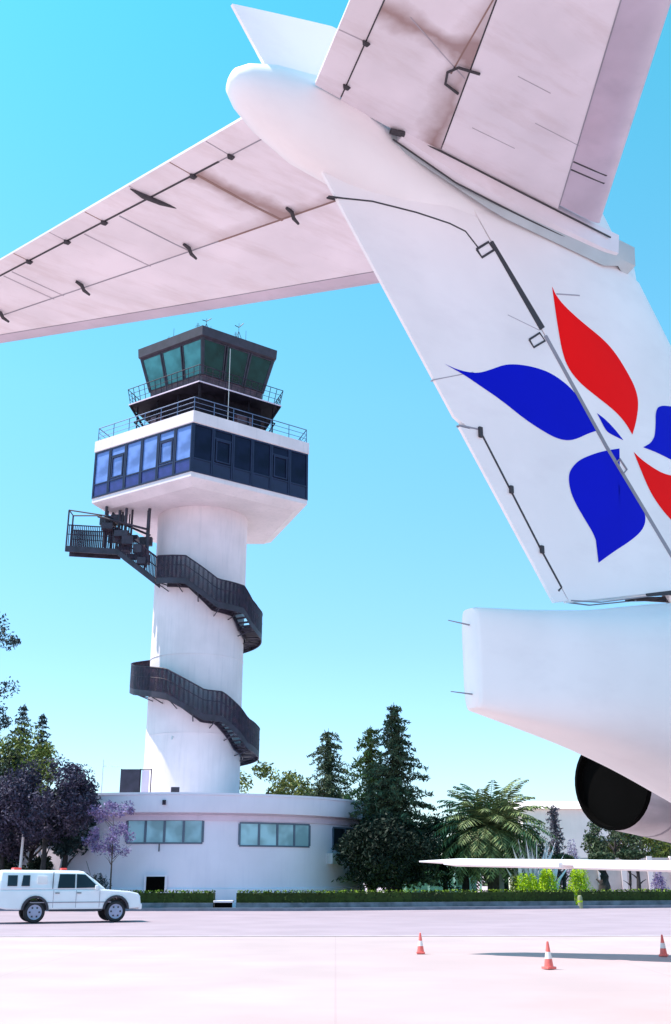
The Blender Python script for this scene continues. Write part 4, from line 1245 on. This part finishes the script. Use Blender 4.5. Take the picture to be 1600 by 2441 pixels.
def conifer(name, x, y, h, r, label, m, bark, seed=1, z0=.8, cat='conifer', dens=1.0, droop=.25, group=None, up=0, power=.9, lsz=.13):
    rnd = random.Random(seed)
    o = empty(name, (x, y, 0), label, cat, group)
    MB().tube([(0, 0, -.05), (.03, 0, h * .3), (.02, .02, h * .7), (0, 0, h)], [r * .085 + .05, r * .07 + .03, .06, .015], 8).build('trunk', bark, o, smooth=True)
    mb = MB(); z = z0
    br = MB()
    while z < h * .99:
        t = (z - z0) / (h - z0)
        L0 = r * (1 - t) ** power + .12
        nb = max(3, int(9 * (1 - t * .5) * dens))
        for k in range(nb):
            a = rnd.uniform(0, 2 * PI); L = L0 * rnd.uniform(.55, 1.12)
            dz = rnd.uniform(-.1, .1)
            steps = max(2, int(L / .22))
            for j in range(steps + 1):
                f = j / steps
                px, py = math.cos(a) * L * f, math.sin(a) * L * f
                pz = z + dz + L * (up * f - droop * f * f) 
                w_ = .28 * (1 - f * .6) * (.6 + L * .18)
                for q in range(int(5 * dens + rnd.random())):
                    leaf(mb, (px + rnd.gauss(0, w_ * .7), py + rnd.gauss(0, w_ * .7), pz + rnd.gauss(0, w_ * .45)), lsz * rnd.uniform(.6, 1.5) * (1 + .05 * r), asp=.45, rnd=rnd)
            if L > .8 and rnd.random() < .5:
                br.tube([(0, 0, z + dz), (math.cos(a) * L * .8, math.sin(a) * L * .8, z + dz + L * .8 * (up - droop * .8))], [.03, .01], 4)
        z += max(.22, h * .028)
    br.build('branch', bark, o)
    mb.build('crown', m, o)
    return o
def px2x(px, y, z=3): return (px - 800) / 2500 * (y * .945 + (z - 1.7) * .327)

# left group
conifer('dark_conifer', px2x(57, 80, 14), 80, 13.9, 2.6, 'darkest narrow conifer spire behind the purple trees at the left', M['leaf_blue'], M['bark_dark'], 21, .8, dens=1.2, power=.7)
conifer('dark_conifer', px2x(105, 82, 14), 82, 13.5, 2.6, 'second dark spire, right beside the taller one at the left of the photo', M['leaf_blue'], M['bark_dark'], 22, .8, dens=1.2, power=.8)
broad('eucalyptus_tree', px2x(-45, 74, 12), 74, 17, 2.6, 15.0, 'tall open-crowned tree cut by the left edge of the photo', 'tree', M['leaf_blue'], M['bark_dark'], 3000, 31, clumps=26, sz=.13, flat=1.6)
broad('leafy_tree', px2x(15, 68, 9), 67, 10, 3.3, 7.6, 'sunlit green broad-leaved tree above the purple blossom at far left', 'tree', M['leaf_green'], M['bark_dark'], 9000, 32, clumps=44, sz=.14, flat=.95)
conifer('cypress', px2x(12, 66, 4), 66, 9.0, 2.6, 'black-green bushy conifer standing under the leafy tree at far left', M['leaf_dark'], M['bark_dark'], 33, .2, dens=1.3, power=.4)
broad('jacaranda_tree', px2x(112, 58, 5), 58, 7, 2.35, 5.6, 'large purple-blossomed jacaranda behind the pickup truck', 'tree', M['leaf_purple'], M['bark_dark'], 15000, 34, clumps=62, sz=.10, flat=.85, group='flowering trees left of the tower', trunk_r=.16, z0=.3)
broad('jacaranda_tree', px2x(15, 60, 5), 60, 6, 2.1, 4.6, 'purple jacaranda cut by the left edge, over the tail of the truck', 'tree', M['leaf_purple'], M['bark_dark'], 11000, 37, clumps=50, sz=.10, flat=.9, group='flowering trees left of the tower', trunk_r=.16, z0=.3)
broad('jacaranda_tree', px2x(272, 57.3, 4), 57.3, 5, 1.35, 4.05, 'small pale mauve jacaranda with see-through crown before the round building', 'tree', M['leaf_mauve'], M['bark'], 3000, 35, clumps=30, sz=.07, flat=1.1, lean=-.1, group='flowering trees left of the tower', trunk_r=.05, z0=.45)
broad('dark_shrub_tree', px2x(75, 62.5, 3), 62.5, 5, 3.0, 2.9, 'black-green dense shrub filling the gap under the jacarandas at far left', 'tree', M['leaf_black'], M['bark_dark'], 9000, 38, clumps=50, sz=.13, flat=.85)
broad('dark_shrub_tree', px2x(158, 60.3, 3), 60.3, 5, 1.6, 4.6, 'narrow dark leafy tree between the large jacaranda and the round building', 'tree', M['leaf_blue'], M['bark_dark'], 5000, 39, clumps=34, sz=.12, flat=1.1)
# right group
broad('round_tree', px2x(640, 92, 8), 92, 8, 3.6, 7.6, 'low rounded green tree behind the round roof, right of the tower shaft', 'tree', M['leaf_olive'], M['bark_dark'], 6000, 41, clumps=40, sz=.17, flat=.75)
broad('round_tree', px2x(735, 98, 6), 98, 6, 2.4, 7.4, 'small bright bush-like tree seen over the roof between shaft and conifers', 'tree', M['leaf_green'], M['bark_dark'], 3000, 42, clumps=26, sz=.16, flat=.6)
conifer('conifer_tree', px2x(783, 86, 12), 86, 12.9, 4.1, 'broad blue-green conifer behind the right end of the round roof', M['leaf_dark'], M['bark_dark'], 43, 2, dens=1.35, power=.6, group='conifers right of the tower')
conifer('conifer_tree', px2x(884, 70, 10), 70, 11.0, 2.9, 'yellow-green conifer leaning against the tallest one', M['leaf_olive'], M['bark_dark'], 44, 1.4, dens=1.35, power=.6, group='conifers right of the tower')
conifer('conifer_tree', px2x(940, 66, 10), 66, 11.9, 3.5, 'tallest conifer, dark and pointed, right of the round building', M['leaf_dark'], M['bark_dark'], 45, 1.5, dens=1.5, power=.7, group='conifers right of the tower', droop=.15)
broad('spreading_tree', px2x(925, 63.5, 3), 63.5, 4, 2.6, 3.0, 'dark spreading low tree with black crown at the foot of the conifers', 'tree', M['leaf_black'], M['bark_dark'], 14000, 46, clumps=80, sz=.12, flat=.62, trunk_r=.16)
broad('spreading_tree', px2x(1060, 70, 3), 70, 4, 2.7, 3.3, 'dark shaded tree between the conifers and the palm', 'tree', M['leaf_black'], M['bark_dark'], 8000, 47, clumps=60, sz=.13, flat=.6, trunk_r=.18)
broad('spreading_tree', px2x(1205, 73, 3), 73, 4, 2.6, 3.2, 'dark shaded tree hidden under the right side of the palm crown', 'tree', M['leaf_black'], M['bark_dark'], 7000, 48, clumps=56, sz=.13, flat=.6, trunk_r=.18)
broad('garden_tree', px2x(1465, 84, 4), 84, 5, 2.2, 4.2, 'grey-green tree below the engine exhaust, nearest the pale hall', 'tree', M['leaf_dark'], M['bark_dark'], 5000, 49, clumps=40, sz=.13, flat=.9)
broad('garden_tree', px2x(1530, 86, 4), 86, 5, 2.6, 3.7, 'yellowish green tree below the engine nacelle at the right edge', 'tree', M['leaf_green'], M['bark_dark'], 6000, 50, clumps=44, sz=.14, flat=.7)
conifer('grey_cypress', px2x(1325, 76, 4), 76, 6.2, .62, 'slim grey column-shaped cypress right of the palm', M['leaf_grey'], M['bark_dark'], 51, .3, dens=1.3, power=.22, cat='cypress', droop=-.1, lsz=.1)

def palm(x, y, h, fl, label, seed=1):
    rnd = random.Random(seed)
    o = empty('palm_tree', (x, y, 0), label, 'palm tree')
    MB().tube([(0, 0, -.05), (.05, 0, h * .5), (0, 0, h)], [.38, .33, .42], 12).build('trunk', M['bark'], o, smooth=True)
    n = 104
    for k in range(n):
        mb = MB()
        el = R(lerp(84, -38, (k / n) ** .8)) ; az = k * 2.399963 + rnd.uniform(-.15, .15)
        L = fl * rnd.uniform(.85, 1.08)
        p = Vector((0, 0, h + .1)); pts = [p.copy()]; e = el; steps = 11
        for j in range(steps):
            d = Vector((math.cos(az) * math.cos(e), math.sin(az) * math.cos(e), math.sin(e)))
            p = p + d * L / steps; pts.append(p.copy()); e -= R(lerp(3, 11.5, j / steps))
        mb.tube(pts, [lerp(.04, .008, i / steps) for i in range(steps + 1)], 4)
        side = Vector((-math.sin(az), math.cos(az), 0))
        for j in range(1, steps * 2):
            t = j / (steps * 2); i = int(t * steps); q = pts[i].lerp(pts[i + 1], t * steps - i)
            tg = (pts[i + 1] - pts[i]).normalized(); up = side.cross(tg).normalized()
            ll = .86 * math.sin(PI * min(.97, t * .85 + .14)) + .08
            for sg in (-1, 1):
                dr = (side * sg * .8 + tg * .55 + up * rnd.uniform(.1, .45)).normalized()
                b = tg * .075
                tip = q + dr * ll + Vector((0, 0, -.06))
                nn = len(mb.v)
                mid = q + dr * ll * .5
                mb.v += [tuple(q - b * .5), tuple(mid - b), tuple(tip), tuple(mid + b)]
                mb.f.append((nn, nn + 1, nn + 2, nn + 3))
        mb.build('frond', M['leaf_palm'], o)
    # dead skirt
    return o
palm(px2x(1168, 66, 5), 66, 4.05, 4.1, 'big feathery date palm with arching fronds, above the white wing', 3)

def tuft(name, x, y, h, w, n, label, cat, m, seed, group=None, wid=.05):
    rnd = random.Random(seed)
    o = empty(name, (x, y, 0), label, cat, group)
    mb = MB()
    for k in range(n):
        a = rnd.uniform(0, 2 * PI); r0 = rnd.uniform(0, w * .45); sp = rnd.uniform(.0, 1) * w * .6
        b = Vector((math.cos(a) * r0, math.sin(a) * r0, 0)); hh = h * rnd.uniform(.6, 1.05)
        mid = b + Vector((math.cos(a) * sp * .35, math.sin(a) * sp * .35, hh * .6)); tip = b + Vector((math.cos(a) * sp, math.sin(a) * sp, hh))
        s_ = Vector((-math.sin(a + 1), math.cos(a + 1), 0)) * wid
        nn = len(mb.v)
        mb.v += [tuple(b - s_), tuple(b + s_), tuple(mid + s_), tuple(tip), tuple(mid - s_)]
        mb.f.append((nn, nn + 1, nn + 2, nn + 3, nn + 4))
    mb.build('foliage', m, o)
    return o
def bush(x, y, w, h, label, m, seed, n=3800, cat='bush', group=None, sz=.06):
    rnd = random.Random(seed)
    o = empty('bush', (x, y, 0), label, cat, group)
    mb = MB()
    for k in range(n):
        u, v, t = rnd.uniform(-1, 1), rnd.uniform(-1, 1), rnd.random() ** .7
        r = w * .5 * math.sqrt(max(0, 1 - (t * .9) ** 2)) * (.8 + .25 * math.sin(u * 9 + seed) * math.cos(v * 7))
        leaf(mb, (u * r, v * r, h * t * (1 + .12 * math.sin(u * 8 + seed * 2))), sz * rnd.uniform(.6, 1.5), asp=.5, rnd=rnd)
    mb.build('foliage', m, o)
    MB().tube([(0, 0, 0), (.05, 0, h * .5)], [.05, .02], 5).build('stem', M['bark'], o)
    return o
gl = 'lime green bushes behind the hedge'
bush(px2x(1258, 62.2, 1), 62.2, 2.0, 1.6, 'widest lime green bush, under the middle of the wing', M['leaf_lime'], 61, group=gl)
bush(px2x(1306, 62.4, 1), 62.4, 1.5, 1.95, 'lime green bush left of the dark trunk, tallest of the lime ones', M['leaf_lime'], 62, group=gl)
bush(px2x(1380, 62.9, 1), 62.9, 1.6, 1.9, 'lime green bush above the small pale post', M['leaf_lime'], 63, group=gl)
bush(px2x(1226, 62.3, 1), 62.3, .7, 1.5, 'thin yellowish shrub at the left end of the lime bushes', M['leaf_olive'], 64, 1200)
bush(px2x(1572, 68, 1), 68, 1.2, 1.7, 'mauve flowering bush before the sandstone wall at the right edge', M['leaf_mauve'], 65, 1500)
bush(px2x(235, 57.5, 1), 57.5, 1.6, 1.6, 'dusky green shrub between the truck cab and the round building', M['leaf_blue'], 66, 1500)
tuft('pampas_clump', px2x(1272, 64.6, 3), 64.6, 3.6, 2.4, 60, 'clump of tall silvery white blades right under the palm fronds', 'plant', M['leaf_pale'], 67, wid=.11)
bush(px2x(1365, 74, 3), 74, 1.3, 3.6, 'tall slim mauve shrub between grey cypress and the green tree', M['leaf_mauve'], 68, 1500)
# stand-alone trunks seen under the wing
def trunk_tree(px, y, r, h, cr, label, seed):
    o = empty('shade_tree', (px2x(px, y, 2), y, 0), label, 'tree', 'shade trees behind the wing')
    trunk_mb(h, r, seed, .1, 5, cr).build('trunk', M['bark_dark'], o, smooth=True)
    rnd = random.Random(seed); mb = MB()
    for k in range(2600):
        d = Vector((rnd.gauss(0, 1), rnd.gauss(0, 1), rnd.gauss(0, .6))).normalized() * rnd.random() ** .4
        leaf(mb, (d.x * cr, d.y * cr, h + d.z * cr * .4), .12 * rnd.uniform(.6, 1.4), rnd=rnd)
    mb.build('crown', M['leaf_dark'], o)
trunk_tree(1107, 67, .26, 3.5, 1.3, 'dark-trunked shade tree below the palm crown, seen under the wing', 71)
trunk_tree(1342, 69, .16, 2.6, .7, 'thin dark trunk just right of the tallest lime bush', 72)
trunk_tree(1437, 68, .45, 2.7, .8, 'thickest dark trunk under the wing, left of the sandstone wall', 73)
trunk_tree(1500, 72, .12, 2.9, .7, 'slanting slim trunk in front of the sandstone wall, left of its twin', 74)
trunk_tree(1518, 71, .17, 2.9, .6, 'straight slim trunk in front of the sandstone wall, right of its twin', 75)

# ============================================================ BACKGROUND BUILDINGS
hl = empty('pale_hall', (30, 98, 0), 'large pale pinkish hall with a low pitched roof behind the palm and engine', 'building')
MB().prism([(-13.2, 0), (22, 0), (22, 14), (-13.2, 14)], 0, 7.3).build('wall', M['pinkwall'], hl)
MB().add([(-13.5, -.4, 7.302), (22.4, -.4, 7.302), (22.4, 14.4, 7.302), (-13.5, 14.4, 7.302), (-13.5, 7, 8.4), (22.4, 7, 8.4)], [(0, 1, 5, 4), (2, 3, 4, 5), (0, 4, 3), (1, 2, 5), (0, 3, 2, 1)]).build('roof', M['pinkwall'], hl)
for q in range(5):
    f = MB(); frame(f, -7 + q * 5, -4.6 + q * 5, 3.0, 4.6, -.02, .1, .1)
    fo = f.build('window', M['frame_base'], hl)
    MB().box((-5.8 + q * 5, -.01, 3.8), (2.2, .04, 1.4)).build('pane', M['glass_dark'], fo)
sw = empty('sandstone_wall', (px2x(1530, 76, 1), 76, 0), 'pale sandstone garden wall with pillars under the wing at the right edge', 'wall')
m_ = MB().box((0, 0, 1.4), (9, .3, 2.8)); m_.build('wall_panel', M['sandwall'], sw)
for x in (-4.3, -2.8, -1.2, .6, 2.2, 3.9): MB().box((x, -.12, 1.45), (.35, .4, 2.9)).build('pillar', M['pinkwall'], sw)
lb = empty('garden_house', (px2x(125, 68, 2), 69.5, 0), 'low tan-walled house half hidden behind the jacaranda and the truck', 'building')
MB().prism([(-4.0, 0), (4.3, 0), (4.3, 5), (-4.0, 5)], 0, 3.6).build('wall', M['sandwall'], lb)
MB().prism([(-4.2, -.3), (4.5, -.3), (4.5, 5.3), (-4.2, 5.3)], 3.602, 3.85).build('roof', M['pinkwall'], lb)
rb = MB()
for k in range(26): rb.box((-3.9 + k * .32, -.03, 1.8), (.06, .05, 3.5))
rb.build('wall_ribs', M['sandwall'], lb)
fp = empty('pale_pole', (px2x(47, 58.5, 2), 58.6, 0), 'straight pale pole rising behind the rear of the pickup truck', 'pole')
MB().lathe([(.09, 0), (.07, 3.7), (.04, 3.75)], 14).build('pole_shaft', M['pinkwall'], fp, smooth=True)
fb_ = empty('garden_pavilion', (px2x(1050, 96, 2), 96, 0), 'small pale pavilion with posts far across the lawn, under the wing tip', 'building')
MB().box((0, 0, 2.35), (7, 4, .25)).build('roof', M['wall_white'], fb_)
for x in (-3.2, -1.2, 1.0, 3.2):
    MB().box((x, -1.8, 1.1), (.16, .16, 2.2)).build('post', M['wall_white'], fb_)
MB().box((0, 1.6, 1.1), (6.6, .15, 2.2)).build('back_wall', M['glass_base'], fb_)
# white column posts near x 1190
wc = empty('white_gatepost', (px2x(1193, 68, 1), 68, 0), 'white square gatepost under the wing, left of the lime bushes', 'post')
MB().box((0, 0, .95), (.42, .4, 1.9)).build('post_body', M['concrete_white'], wc, bevel=.02)
MB().box((0, 0, 1.94), (.55, .5, .09)).build('post_cap', M['pinkwall'], wc, bevel=.01)
# far wood as one mass
rnd = random.Random(90); mb = MB()
for k in range(9000):
    a = rnd.uniform(-1, 1); x = a * 190; y = 185 - abs(a) * 60 + rnd.uniform(-5, 5)
    leaf(mb, (x, y, rnd.random() ** .8 * (4.5 + 1.5 * math.sin(x * .13) + math.sin(x * .37))), rnd.uniform(.5, 1.1), rnd=rnd)
tag(mb.build('distant_wood', M['leaf_dark']), 'far-off belt of dark trees beyond the lawn', 'woodland', kind='stuff')
